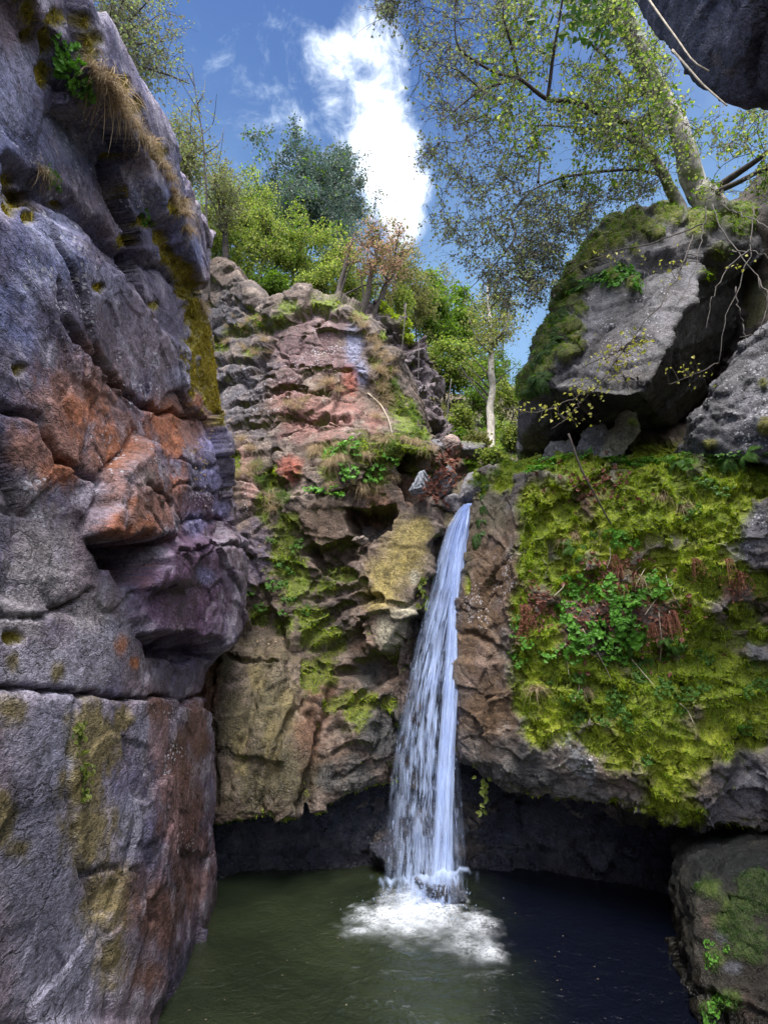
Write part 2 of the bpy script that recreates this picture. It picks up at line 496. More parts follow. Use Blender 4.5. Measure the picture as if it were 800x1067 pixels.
def finish_rock(name, V, faces, mat, base, layers, moss_spots=(), wet_spots=(), lich_spots=(), seed=0, moss_up=0.0, joints=None,
                moss_cols=((0.075, 0.085, 0.012), (0.10, 0.13, 0.018)), moss_puff=0.05, dark_joint=0.35, parent=None, moss_thr=0.55, moss_brk=0.9):
    me = np_mesh(name, V, faces, mat)
    nrm = np.zeros(len(V) * 3, np.float32)
    me.vertices.foreach_get('normal', nrm)
    nrm = nrm.reshape(-1, 3)
    px, py, t = proj(V)
    n1 = fbm(V * 1.1, 4, seed + 105); n2 = fbm(V * 4.5, 4, seed + 106); n3 = fbm(V * 16, 3, seed + 107)
    moss = blob_mask(V, px, py, t, moss_spots, n1, n2, n3, moss_brk) if len(moss_spots) else np.zeros(len(V))
    if moss_up > 0:
        up = sstep(moss_thr - 0.15, moss_thr + 0.25, nrm[:, 2] + 0.5 * n2 + 0.2 * n3) * moss_up
        moss = np.maximum(moss, up * (V[:, 2] > 0.3))
    wet = blob_mask(V, px, py, t, wet_spots, n1, n2, n3, 0.6) if len(wet_spots) else np.zeros(len(V))
    wet = np.maximum(wet, (1 - sstep(0.1, 0.6, V[:, 2] + 0.3 * n2)) * 0.9)
    lich = blob_mask(V, px, py, t, lich_spots, n1, n2, n3, 0.6) if len(lich_spots) else np.zeros(len(V))
    col = paint(V, base, layers, seed)
    if joints is not None:   # darker along the joints
        col *= (1 - dark_joint * joints)[:, None]
    col = col * (1 - 0.45 * (1 - sstep(0.05, 0.32, V[:, 2] + 0.12 * n2 + .08 * n3)))[:, None]   # slimy tide mark
    mc = np.asarray(moss_cols[0]) + (np.asarray(moss_cols[1]) - np.asarray(moss_cols[0])) * sstep(-0.3, 0.3, n1 + n2 * 0.6)[:, None]
    mc = mc * (1 + 0.35 * n3)[:, None]
    col = col * (1 - moss[:, None]) + mc * moss[:, None]
    col = col * (1 - 0.25 * (wet * (1 - moss))[:, None])
    if moss_puff:
        cush = 1 - np.clip(worley(V * 5.5 + 0.3 * n2[:, None], seed + 300)[0], 0, 1)
        cush2 = 1 - np.clip(worley(V * 14, seed + 301)[0], 0, 1)
        puff = moss * moss_puff * (0.25 + 0.4 * n2 + 0.3 * np.abs(n3) + 0.9 * cush + 0.35 * cush2)
        V = V + nrm * puff[:, None]
        me.vertices.foreach_set('co', np.ascontiguousarray(V, np.float32).ravel())
        me.update()
    set_attr(me, 'col', np.concatenate([col, np.ones((len(V), 1))], 1))
    set_attr(me, 'mask', np.stack([moss, wet, lich * (1 - moss), np.ones(len(V))], 1))
    o = link(name, me, parent)
    return o, V, nrm, moss

def sheet_rock(name, ctrl, nu, nv, mat, base, layers, feats=(), relief={}, seed=0, close=None, smooth_base=2, wu=None, wv=None, calm=None, **kw):
    g = catmull(catmull(np.asarray(ctrl, float), nv, 0, wv), nu, 1, wu)
    g = blur_grid(g, smooth_base)
    nn = blur_grid(grid_normals(g), 6)
    # normals must face the camera side
    V = g.reshape(-1, 3); Nn = nn.reshape(-1, 3)
    Nn = Nn / (np.linalg.norm(Nn, axis=1, keepdims=True) + 1e-9)
    mid = (nv // 2) * nu + nu // 2
    flip = np.dot(Nn[mid], CAM - V[mid]) < 0
    if flip: Nn = -Nn
    V0 = V
    V = carve(V, Nn, feats, seed)
    V1, joints = rock_relief(V, Nn, seed, **relief)
    if calm:
        px, py, t = proj(V0); k = np.ones(len(V))
        for poly, soft, fac in calm: k *= 1 - (1 - fac) * sstep(-soft, soft, poly_sd(px, py, poly))
        V1 = V + (V1 - V) * k[:, None]
    V = V1
    idx = np.arange(nu * nv).reshape(nv, nu)
    a, b, c, d = idx[:-1, :-1].ravel(), idx[:-1, 1:].ravel(), idx[1:, 1:].ravel(), idx[1:, :-1].ravel()
    faces = np.stack([a, b, c, d] if flip else [a, d, c, b], 1)
    if close is not None:      # a back, so that the rock is a solid body
        rim = np.concatenate([idx[0, :], idx[1:, -1], idx[-1, -2::-1], idx[-2:0:-1, 0]])
        rimV = V[rim]
        n0 = len(V)
        back = rimV * 0.35 + np.asarray(close) * 0.65
        V = np.concatenate([V, back, np.asarray(close)[None]])
        joints = np.concatenate([joints, np.zeros(len(back) + 1)])
        m = len(rim); k = np.arange(m); k2 = (k + 1) % m
        q = np.stack([rim[k], rim[k2], n0 + k2, n0 + k], 1)
        cap = np.stack([n0 + k, n0 + k2, np.full(m, n0 + m), np.full(m, n0 + m)], 1)
        if not flip: q = q[:, ::-1]; cap = cap[:, ::-1]
        me_faces = np.concatenate([faces, q])
        # cap as thin quads with a doubled apex
        V = np.concatenate([V, np.asarray(close)[None] + np.array([0, 0, 0.01])])
        joints = np.concatenate([joints, [0]])
        cap = np.where(cap == n0 + m, np.where(np.arange(4)[None] % 2 == 0, n0 + m, n0 + m + 1), cap)
        faces = np.concatenate([me_faces, cap])
    return finish_rock(name, V, faces, mat, base, layers, seed=seed, joints=joints, **kw)

def hull_rock(name, pts, voxel, mat, base, layers, feats=(), relief={}, seed=0, smooth=3, bevel=True, **kw):
    """a boulder: the convex body of its corner points, rounded a little, then broken up"""
    bm = bmesh.new()
    for p in pts: bm.verts.new(p)
    r = bmesh.ops.convex_hull(bm, input=bm.verts)
    bmesh.ops.delete(bm, geom=list({e for e in r['geom_interior'] if isinstance(e, bmesh.types.BMVert)} | {e for e in r['geom_unused'] if isinstance(e, bmesh.types.BMVert)}), context='VERTS')
    me = bpy.data.meshes.new('tmp'); bm.to_mesh(me); bm.free()
    o = bpy.data.objects.new('tmp', me); COL.objects.link(o)
    md = o.modifiers.new('r', 'REMESH'); md.mode = 'VOXEL'; md.voxel_size = voxel
    sm = o.modifiers.new('s', 'SMOOTH'); sm.factor = 0.5; sm.iterations = smooth
    dg = bpy.context.evaluated_depsgraph_get()
    me2 = bpy.data.meshes.new_from_object(o.evaluated_get(dg))
    bpy.data.objects.remove(o); bpy.data.meshes.remove(me)
    n = len(me2.vertices)
    V = np.zeros(n * 3, np.float32); me2.vertices.foreach_get('co', V); V = V.reshape(-1, 3).astype(float)
    Nn = np.zeros(n * 3, np.float32); me2.vertices.foreach_get('normal', Nn); Nn = Nn.reshape(-1, 3).astype(float)
    lt = np.zeros(len(me2.polygons), np.int32); me2.polygons.foreach_get('loop_total', lt)
    li = np.zeros(len(me2.loops), np.int32); me2.loops.foreach_get('vertex_index', li)
    faces = li.reshape(-1, 4) if (lt == 4).all() else None
    if faces is None:
        me2.calc_loop_triangles()
        faces = np.zeros(len(me2.loop_triangles) * 3, np.int32); me2.loop_triangles.foreach_get('vertices', faces); faces = faces.reshape(-1, 3)
    bpy.data.meshes.remove(me2)
    V = carve(V, Nn, feats, seed)
    V, joints = rock_relief(V, Nn, seed, **relief)
    return finish_rock(name, V, faces, mat, base, layers, seed=seed, joints=joints, **kw)

# ------------------------------------------------------------------ small geometry builders
class MB:
    """collects pieces and links them as ONE mesh"""
    def __init__(self): self.v = []; self.f = []; self.n = 0; self.m = []; self.cur = 0
    def add(self, v, f):
        v = np.asarray(v, float); f = np.asarray(f, int)
        if f.shape[1] == 3: f = np.concatenate([f, f[:, 2:3]], 1)
        self.v.append(v); self.f.append(f + self.n); self.n += len(v); self.m.append(np.full(len(f), self.cur))
    def tube(self, pts, rad, n=6):
        pts = np.asarray(pts, float); k = len(pts)
        rad = np.broadcast_to(np.asarray(rad, float), (k,))
        tg = np.gradient(pts, axis=0); tg /= (np.linalg.norm(tg, axis=1, keepdims=True) + 1e-9)
        a = np.array([0.31, 0.2, 0.93]); 
        u = np.cross(tg, a); u /= (np.linalg.norm(u, axis=1, keepdims=True) + 1e-9)
        w = np.cross(tg, u)
        an = np.linspace(0, 2 * math.pi, n, endpoint=False)
        ring = (np.cos(an)[None, :, None] * u[:, None] + np.sin(an)[None, :, None] * w[:, None]) * rad[:, None, None] + pts[:, None]
        v = ring.reshape(-1, 3)
        i = np.arange(k * n).reshape(k, n)
        A, B = i[:-1], i[1:]
        f = np.stack([A, np.roll(A, -1, 1), np.roll(B, -1, 1), B], -1).reshape(-1, 4)
        v = np.concatenate([v, pts[:1], pts[-1:] + tg[-1:] * rad[-1]])
        cap0 = np.stack([np.roll(i[0], -1), i[0], np.full(n, k * n), np.full(n, k * n)], 1)
        cap1 = np.stack([i[-1], np.roll(i[-1], -1), np.full(n, k * n + 1), np.full(n, k * n + 1)], 1)
        self.add(v, np.concatenate([f, cap0, cap1]))
    def leaves(self, c, d, nrm, L, W, fold=0.25, bend=0.15):
        """many folded leaves: 4 corner points and a midrib each"""
        c, d, nrm = (np.asarray(a, float) for a in (c, d, nrm))
        d = d / (np.linalg.norm(d, axis=1, keepdims=True) + 1e-9)
        s = np.cross(d, nrm); s /= (np.linalg.norm(s, axis=1, keepdims=True) + 1e-9)
        u = np.cross(s, d)
        L = np.broadcast_to(np.asarray(L, float), (len(c),))[:, None]; W = np.broadcast_to(np.asarray(W, float), (len(c),))[:, None]
        b = c
        m = c + d * L * 0.5
        tp = c + d * L - u * L * bend
        l1 = c + d * L * 0.32 + s * W * 0.5 + u * W * fold; r1 = c + d * L * 0.32 - s * W * 0.5 + u * W * fold
        l2 = c + d * L * 0.68 + s * W * 0.42 + u * W * fold * 0.5; r2 = c + d * L * 0.68 - s * W * 0.42 + u * W * fold * 0.5
        v = np.stack([b, l1, l2, tp, r2, r1], 1).reshape(-1, 3)
        k = np.arange(len(c))[:, None] * 6
        f = np.concatenate([k + np.array([[0, 1, 2, 3]]), k + np.array([[0, 3, 4, 5]])])
        self.add(v, f)
    def blades(self, c, d, side, L, W, bend):
        """tapering grass or moss blades of two segments; bend is a vector per blade"""
        c, d, side, bend = (np.asarray(a, float) for a in (c, d, side, bend))
        L = np.asarray(L, float)[:, None]; W = np.asarray(W, float)[:, None]
        m = c + d * L * 0.5 + bend * L * 0.15
        tp = c + d * L + bend * L * 0.6
        v = np.stack([c - side * W * .5, c + side * W * .5, m + side * W * .4, m - side * W * .4, tp], 1).reshape(-1, 3)
        k = np.arange(len(c))[:, None] * 5
        f = np.concatenate([k + np.array([[0, 1, 2, 3]]), k + np.array([[3, 2, 4, 4]])])
        self.add(v, f)
    def blob(self, c, r, seed=0, squash=(1, 1, 1), n=6, m=5):
        th = np.linspace(0, math.pi, m + 1)[1:-1]; ph = np.linspace(0, 2 * math.pi, n, endpoint=False)
        v = [[0, 0, 1]]
        for a in th:
            for b in ph: v.append([math.sin(a) * math.cos(b), math.sin(a) * math.sin(b), math.cos(a)])
        v.append([0, 0, -1]); v = np.array(v) * r * np.asarray(squash) + np.asarray(c)
        f = []
        for j in range(n): f.append([0, 1 + j, 1 + (j + 1) % n, 1 + (j + 1) % n])
        for i in range(len(th) - 1):
            for j in range(n):
                f.append([1 + i * n + j, 1 + (i + 1) * n + j, 1 + (i + 1) * n + (j + 1) % n, 1 + i * n + (j + 1) % n])
        e = len(v) - 1; o = 1 + (len(th) - 1) * n
        for j in range(n): f.append([o + j, e, o + (j + 1) % n, o + (j + 1) % n])
        self.add(v, f)
    def mesh(self, name, mat, smooth=True):
        v = np.concatenate(self.v); f = np.concatenate(self.f)
        me = bpy.data.meshes.new(name)
        tri = f[:, 2] == f[:, 3]
        fq = f[~tri]; ft = f[tri][:, :3]
        me.vertices.add(len(v)); me.vertices.foreach_set('co', v.astype(np.float32).ravel())
        nl = fq.size + ft.size
        me.loops.add(nl)
        me.loops.foreach_set('vertex_index', np.concatenate([fq.ravel(), ft.ravel()]).astype(np.int32))
        me.polygons.add(len(fq) + len(ft))
        st = np.concatenate([np.arange(len(fq)) * 4, fq.size + np.arange(len(ft)) * 3]).astype(np.int32)
        me.polygons.foreach_set('loop_start', st)
        me.polygons.foreach_set('loop_total', np.concatenate([np.full(len(fq), 4), np.full(len(ft), 3)]).astype(np.int32))
        me.update(calc_edges=True)
        me.polygons.foreach_set('use_smooth', np.full(len(me.polygons), smooth, bool))
        mi = np.concatenate(self.m)
        for a in (mat if isinstance(mat, (list, tuple)) else [mat]): me.materials.append(a)
        if mi.max() > 0: me.polygons.foreach_set('material_index', np.concatenate([mi[~tri], mi[tri]]).astype(np.int32))
        return me
    def build(self, name, mat, parent=None, smooth=True):
        return link(name, self.mesh(name, mat, smooth), parent)

def unit(n):
    v = RNG.normal(size=(n, 3))
    return v / np.linalg.norm(v, axis=1, keepdims=True)

# ================================================================== ROCKS
def pxrow(row): return [P(*p) for p in row]
HITS = {}          # rock name -> (vertices, normals, moss mask): where plants can take root

# ---- the long wall on the left of the gorge
far_px = [(207,268,-2.85),(213,320,-2.78),(227,390,-2.62),(240,445,-2.48),(243,500,-2.42),(242,560,-2.38),(238,620,-2.33),(230,668,-2.32),
          (214,705,-2.44),(214,760,-2.42),(217,830,-2.36),(220,900,-2.30),(222,960,-2.28),(223,1040,-2.26)]
far = np.array([P(px, py, F * X / (px - 400)) for px, py, X in far_px])
ys = [-7, -2.5, 0.3, 1.8, 2.7, 3.4, 4.2, 5.1, 6.0, 6.6]
topz = np.interp(ys, [-7, 2, 3.37, 4.19, 5.13, 6.52], [7.4, 7.9, 8.29, 8.67, 9.05, 9.39])
fr = (far[:, 2] - far[-1, 2]) / (far[0, 2] - far[-1, 2])
cols = []
for y, tz in zip(ys, topz):
    Z = -1.6 + (tz + 1.6) * fr
    X = -2.05 - 0.078 * Z + 0.04 * np.sin(y * 1.3 + Z * 0.8)
    cols.append(np.stack([X, np.full_like(Z, y) + 0.06 * Z * (y > 3), Z], 1))
cols.append(far)
cols.append(far + np.array([-0.75, 0.75, 0.02]))
cols.append(far + np.array([-2.2, 1.3, 0.05]))
cols.append(far + np.array([-5.5, 1.6, 0.1]))
G = np.stack(cols, 1)
top1 = G[:1] + np.array([-0.9, 0, 0.30]); top2 = G[:1] + np.array([-3.0, 0, 0.6]); top3 = G[:1] + np.array([-6.5, 0, 0.5])
G = np.concatenate([top3, top2, top1, G], 0)
left_feats = [
    ('raise', [(10,-60),(60,-30),(120,60),(215,262),(206,300),(192,286),(160,232),(128,184),(100,146),(72,112),(40,62),(0,10),(-60,-60)], 5, 0.22),
    ('raise', [(0,205),(40,215),(75,240),(110,280),(160,330),(190,352),(200,360),(205,330),(190,300),(150,262),(100,216),(60,185),(0,160)], 6, -0.14),
    ('crack', [(0,165),(20,190),(60,205),(100,230),(150,262),(190,300)], 4.55, 0.105),
    ('crack', [(62,330),(95,370),(120,403),(161,427),(205,434)], 2.60, 0.158),
    ('crack', [(0,428),(35,438),(55,472),(88,494),(104,503)], 2.93, 0.168),
    ('crack', [(142,450),(110,491),(99,527),(90,553)], 2.60, 0.158),
    ('crack', [(51,294),(67,337),(80,365)], 2.27, 0.095),
    ('crack', [(0,529),(37,531)], 1.95, 0.084),
    ('crack', [(0,642),(40,645),(76,632),(100,618)], 2.27, 0.084),
    ('crack', [(-30,719),(70,722),(140,725),(216,727)], 2.08, 0.168),
    ('crack', [(137,505),(150,520),(158,528)], 2.60, 0.084),
    ('raise', [(98,562),(156,563),(148,590),(134,612),(120,610)], 2.5, -1.0),
    ('raise', [(90,552),(110,490),(140,455),(165,470),(164,520),(164,560),(94,559)], 5, 0.20),
    ('raise', [(170,500),(200,460),(260,440),(262,680),(160,680),(150,600)], 18, 0.10), ('raise', [(137,640),(141,604),(160,566),(250,556),(256,600),(244,664),(198,676),(152,668)], 5, 0.15),
    ('crack', [(168,545),(200,540),(243,546)], 1.95, 0.095), ('crack', [(165,574),(215,568),(246,574)], 1.95, 0.105), ('crack', [(190,480),(215,486),(243,480)], 1.95, 0.063), ('crack', [(175,505),(210,512),(243,508)], 1.95, 0.053),
    ('raise', [(148,660),(205,668),(215,684),(185,690),(158,682)], 4, -0.35),
    ('raise', [(-100,727),(215,727),(222,940),(200,1100),(-300,1100)], 4, 0.05),
    ('crack', [(70,735),(66,800),(72,880),(95,960),(105,1060)], 3.25, 0.053),
    ('crack', [(80,912),(105,908),(128,910)], 2.60, 0.063),
    ('crack', [(128,730),(130,800),(140,880),(150,960)], 3.90, 0.053),
]
left_layers = [
    ((0.100, 0.112, 0.224), [(30,130,75),(60,250,50),(100,160,50),(20,330,40),(195,260,25),(150,200,30)], 0.75, 0.8),
    ((0.283, 0.283, 0.401), [(30,70,32),(70,145,26),(20,110,25),(150,195,22),(60,240,26),(110,300,22),(190,400,20),(40,300,22)], 0.65, 0.9),
    ((0.142, 0.112, 0.153), [(150,330,50),(100,340,50),(60,330,30)], 0.6, 0.9),
    ((0.248, 0.112, 0.073), [(80,420,55),(150,525,50),(60,465,48),(120,470,52),(185,440,38),(30,470,30)], 0.85, 0.7),
    ((0.389, 0.124, 0.042), [(92,432,20),(120,470,18),(170,440,18),(182,466,12),(60,496,17),(122,548,18),(200,420,10),(105,450,16),(150,545,10),(152,595,7,2),(140,520,12),(185,500,10)], 0.62, 1.3),
    ((0.271, 0.230, 0.224), [(40,560,40),(20,520,30),(150,500,14)], 0.6, 0.9),
    ((0.112, 0.059, 0.106), [(190,625,54),(215,535,30),(205,580,40)], 0.9, 0.4),
    ((0.224, 0.212, 0.401), [(226,462,18),(222,500,17),(205,545,14),(215,600,10),(230,530,12)], 0.75, 0.6),
    ((0.271, 0.242, 0.242), [(45,600,46),(95,640,35),(15,640,40)], 0.75, 0.7),
    ((0.342, 0.319, 0.389), [(95,685,38),(20,700,36),(60,700,36),(120,660,20)], 0.8, 0.5),
    ((0.472, 0.165, 0.047), [(128,672,9,1.6),(140,690,8)], 0.7, 0.6),
    ((0.206, 0.203, 0.271), [(50,780,50,1.6),(40,900,55,2),(60,1010,70,1.5),(150,760,18,2),(135,860,16,2.5)], 0.8, 0.5),
    ((0.171, 0.130, 0.038), [(95,770,30,1.5),(85,820,24,1.5),(92,870,34,1.4),(12,742,26),(110,940,28,2),(0,850,20,2),(22,885,18),(60,700,10,1.6),(15,690,13,1.6),(130,750,14),(115,1000,26,2)], 0.85, 0.8),
    ((0.130, 0.061, 0.042), [(188,800,24,2),(190,850,26,3),(200,905,26,2.5),(165,950,34,1.4),(205,760,16,3),(165,740,20),(150,1020,26)], 0.85, 0.6),
    ((0.319, 0.189, 0.201), [(165,770,14,2),(172,810,12,3),(182,860,10,3),(206,900,9,2.5)], 0.65, 1.2),
]
left_moss = [(60,20,12),(95,55,11),(140,110,9),(165,160,8),(185,215,9),(30,40,9),(105,300,9,.7),(60,215,9,.6),(130,250,8),(20,385,7),(30,14,10,1.6),(48,45,10,1.6),(20,0,10),(110,165,7),(128,200,7),(45,76,10,1.5),(150,232,9),(186,278,9),(12,214,12),(30,226,10),
             (205,330,20,1.5),(212,355,22,1.5),(218,385,22,1.5),(224,415,18,1.3),(230,436,12),(198,305,16),(190,285,14),(175,270,9),(165,250,8),(100,40,10),(88,22,9),(130,90,8),(15,664,13,0.5),(85,30,8),(110,80,8),(172,262,7),(160,318,7),(8,190,7)]
cliff, V, nn, ms = sheet_rock('cliff', G, 640, 640, MAT['rock_left'], ((0.11,0.098,0.165), (0.16,0.12,0.145), (0.265,0.235,0.28)), left_layers, left_feats,
    dict(big=0.15, bigs=0.5, med=0.03, meds=1.4, fine=0.014, strata=(0.03, 1.1, (0.05, 0.12, 1.0)), crack=0.03), 100, close=(-8.5, 1.5, -2),
    calm=[([(-50,610),(75,640),(150,668),(160,722),(-50,722)], 8, .35), ([(-50,728),(70,728),(100,1067),(-50,1067)], 8, .25), ([(70,728),(212,728),(218,1067),(90,1067)], 6, .45), ([(-60,60),(40,80),(110,180),(60,260),(-60,200)], 12, .55)],
    wu=[.15,.25,.5,.9,1.3,1.5,1.5,1.5,1.6,1.8,1.6,.6,.25], wv=[.2,.4,1]+[1.0]*13,
    moss_spots=left_moss, wet_spots=[(195,620,50),(180,850,50,3),(215,520,40),(110,690,50,.6),(60,140,60),(90,350,60),(50,900,50,3)], lich_spots=[(165,790,25,2.5),(60,300,60),(150,400,50),(40,530,35),(190,520,40),(200,890,20,2),(130,470,50),(100,200,80)],
    moss_cols=((0.15,0.115,0.012),(0.22,0.18,0.017)), moss_puff=0.05)
tag(cliff, 'tall blue-grey rock wall with rust stains along the left of the gorge', 'cliff', kind='structure')
HITS['cliff_wall'] = (V, nn, ms)
LEFT = cliff

# ---- the crag behind the left wall, with the tan slab beside the fall
mid_rows = [
    [(150,300,16.5),(195,286,15.5),(225,274,14.8),(245,280,14.2),(272,316,13.0),(300,313,12.4),(322,309,12.2),(352,314,12.2),(380,326,12.3),(396,346,12.4)],
    [(150,330,15.5),(195,318,14.6),(225,312,14.0),(245,315,13.6),(276,338,12.5),(300,338,11.8),(322,336,11.7),(352,340,11.7),(383,350,11.8),(404,372,12.0)],
    [(150,360,14.5),(195,352,13.8),(225,352,13.2),(245,352,12.9),(278,370,12.0),(300,370,11.6),(322,370,11.5),(355,372,11.5),(390,382,11.5),(416,402,11.7)],
    [(150,400,13.4),(195,400,12.6),(225,400,12.2),(245,400,11.9),(280,408,11.4),(300,408,11.2),(322,408,11.1),(357,412,11.2),(395,420,11.2),(432,432,11.3)],
    [(150,440,12.4),(195,440,11.8),(225,440,11.4),(245,440,11.2),(280,448,10.8),(300,448,10.7),(322,448,10.6),(360,448,10.4),(402,448,10.3),(443,452,10.4)],
    [(150,480,11.6),(195,480,11.0),(225,480,10.7),(245,480,10.5),(282,490,10.3),(302,490,10.1),(324,482,9.8),(360,468,9.55),(402,464,9.45),(446,466,9.6)],
    [(150,530,11.0),(195,530,10.4),(225,530,10.1),(245,530,9.9),(282,530,9.9),(302,530,9.7),(324,518,9.5),(362,508,9.4),(402,508,9.5),(444,508,9.7)],
    [(150,580,10.4),(195,580,9.9),(225,580,9.6),(245,580,9.4),(282,580,9.5),(302,580,9.5),(328,572,9.4),(364,562,9.4),(402,556,9.3),(448,536,9.35)],
    [(150,640,9.8),(195,640,9.3),(225,640,9.05),(245,640,8.95),(282,640,9.0),(302,640,9.0),(328,640,9.1),(364,640,9.1),(402,636,8.8),(436,622,8.75)],
    [(150,700,9.2),(195,700,8.8),(225,700,8.55),(245,700,8.4),(282,695,8.4),(302,695,8.45),(328,700,8.6),(364,705,8.7),(398,705,8.55),(424,695,8.5)],
    [(150,780,8.6),(195,780,8.25),(225,780,8.0),(245,780,7.9),(282,780,7.85),(302,780,7.85),(328,780,7.95),(364,790,8.1),(396,790,8.2),(416,790,8.4)],
    [(150,850,8.2),(195,852,8.0),(225,858,7.8),(245,856,7.7),(282,851,7.65),(302,849,7.7),(328,845,7.8),(364,832,8.0),(390,822,8.25),(410,820,8.5)],
]
M = np.array([pxrow(r) for r in mid_rows])
lip = M[-1:]
M = np.concatenate([M[:1] + np.array([0, 6.0, 0.5]), M[:1] + np.array([0, 2.5, 0.5]), M[:1] + np.array([0, 0.8, 0.18]), M,
                    lip + np.array([0, 0.5, 0.08]), lip + np.array([0, 1.3, 0.15]), lip * np.array([1, 1, 0]) + np.array([0, 1.6, -0.1]), lip * np.array([1, 1, 0]) + np.array([0, 1.7, -1.5])], 0)
e = M[:, -1:]
M = np.concatenate([M, e + np.array([0.35, 0.55, 0]), e + np.array([0.5, 1.6, 0]), e + np.array([0.5, 4.0, 0])], 1)
mid_feats = [
    ('raise', [(268,346),(280,320),(330,302),(392,330),(410,372),(400,392),(372,345),(330,326),(292,336)], 4, 0.16),
    ('crack', [(276,352),(300,334),(330,326),(365,338)], 3, 0.15),
    ('crack', [(280,352),(296,372),(303,386)], 1.8, 0.10), ('crack', [(300,384),(330,388),(362,386)], 3, 0.14),
    ('crack', [(328,340),(340,325)], 2, 0.1), ('crack', [(318,352),(310,372)], 1.8, 0.07),
    ('crack', [(205,352),(240,345),(275,348)], 3, 0.2), ('crack', [(205,385),(240,380),(280,386)], 3, 0.2),
    ('crack', [(235,425),(270,415),(310,410),(345,414)], 2.6, 0.18), ('crack', [(240,445),(290,440),(330,446),(360,440)], 2.6, 0.15),
    ('crack', [(210,320),(245,316),(270,325)], 3, 0.2), ('crack', [(225,405),(250,398),(290,398)], 2.5, 0.14),
    ('raise', [(288,478),(312,474),(316,496),(304,508),(290,500)], 2, 0.12),
    ('crack', [(290,508),(302,528),(318,556),(330,574)], 2.4, 0.16),
    ('raise', [(300,520),(368,520),(366,570),(340,584),(322,566)], 3, 0.18),
    ('raise', [(320,578),(372,564),(372,584),(338,596)], 3, -0.6),
    ('raise', [(362,528),(398,532),(412,526),(410,556),(388,566),(366,560)], 3, -0.9),
    ('raise', [(419,494),(428,478),(447,476),(450,500),(444,524),(424,520)], 3, -0.9),
    ('raise', [(384,572),(408,545),(446,524),(449,548),(442,600),(430,636),(400,628),(376,622)], 3, 0.16),
    ('crack', [(380,568),(410,570),(440,578)], 1.8, 0.05), ('crack', [(372,622),(400,626),(425,636),(438,620)], 2.2, 0.16),
    ('raise', [(386,640),(410,626),(434,640),(426,672),(402,690),(384,676)], 3, 0.24),
    ('raise', [(366,676),(388,640),(392,670),(382,692)], 3, 0.14),
    ('crack', [(416,665),(418,690)], 2, 0.1),
    ('crack', [(318,664),(345,645),(372,632),(388,620)], 5, 0.22), ('crack', [(330,628),(355,618),(385,612)], 4, 0.14),
    ('raise', [(345,698),(420,672),(418,700),(380,716)], 5, -0.28),
    ('raise', [(350,742),(372,716),(398,722),(392,782),(366,778)], 6, 0.16),
    ('raise', [(235,640),(272,618),(292,650),(270,668),(240,664)], 6, -0.2),
    ('crack', [(230,678),(262,682),(285,680)], 3, 0.14), ('crack', [(300,690),(318,740),(345,770)], 5, 0.14),
    ('crack', [(275,690),(262,740),(240,820)], 5, 0.14), ('crack', [(322,700),(296,770),(268,845)], 5, 0.10), ('crack', [(300,705),(282,760),(258,840)], 4, 0.07), ('crack', [(350,760),(330,800),(312,845)], 4, .1), ('crack', [(345,720),(338,790),(320,840)], 7, 0.2),
    ('crack', [(240,565),(262,590),(280,622)], 4, 0.16), ('crack', [(214,690),(222,760),(226,840)], 5, 0.16),
]
mid_layers = [
    ((0.150, 0.085, 0.088), [(310,365,34),(330,350,32),(350,375,26),(300,400,24)], 0.85, 0.6),
    ((0.250, 0.112, 0.094), [(320,430,32),(350,425,32),(300,420,24),(340,465,16),(390,440,14)], 0.7, 0.9),
    ((0.213, 0.219, 0.325), [(368,362,11,2),(376,388,9,2)], 0.9, 0.4),
    ((0.250, 0.062, 0.037), [(364,400,12,1.6),(302,490,16),(345,400,8)], 0.85, 0.5),
    ((0.325, 0.175, 0.150), [(252,478,14,2),(262,510,12,2)], 0.6, 0.9),
    ((0.094, 0.088, 0.106), [(250,400,36),(250,440,30),(270,380,20),(230,340,30)], 0.7, 0.9),
    ((0.112, 0.088, 0.131), [(262,570,24,1.6),(255,600,22),(240,540,16)], 0.8, 0.7),
    ((0.156, 0.106, 0.075), [(340,550,28),(325,545,22)], 0.8, 0.7),
    ((0.175, 0.088, 0.050), [(395,530,18),(430,510,15),(390,515,12)], 0.8, 0.7),
    ((0.263, 0.206, 0.069), [(420,580,28,1.4),(400,600,24),(436,555,16),(395,620,22)], 0.95, 0.4),
    ((0.163, 0.125, 0.037), [(412,575,6,4),(428,580,5,4),(403,600,5,3)], 0.7, 0.8),
    ((0.375, 0.338, 0.250), [(408,658,20,1.3),(425,635,10),(432,602,7,1.5)], 0.9, 0.4),
    ((0.200, 0.131, 0.094), [(375,672,12)], 0.8, 0.4),
    ((0.106, 0.088, 0.045), [(280,740,54,1.6),(260,820,40),(300,800,44),(245,760,24,2),(230,690,26)], 0.9, 0.6),
    ((0.213, 0.169, 0.075), [(266,710,12,2),(250,790,11,3),(282,770,12,3),(300,735,10,3)], 0.7, 0.9),
    ((0.150, 0.075, 0.044), [(325,760,24,1.8),(215,720,14,3),(335,720,18)], 0.8, 0.6),
    ((0.062, 0.062, 0.062), [(385,700,22),(400,760,24,1.5),(370,810,26),(345,810,18)], 0.85, 0.5),
]
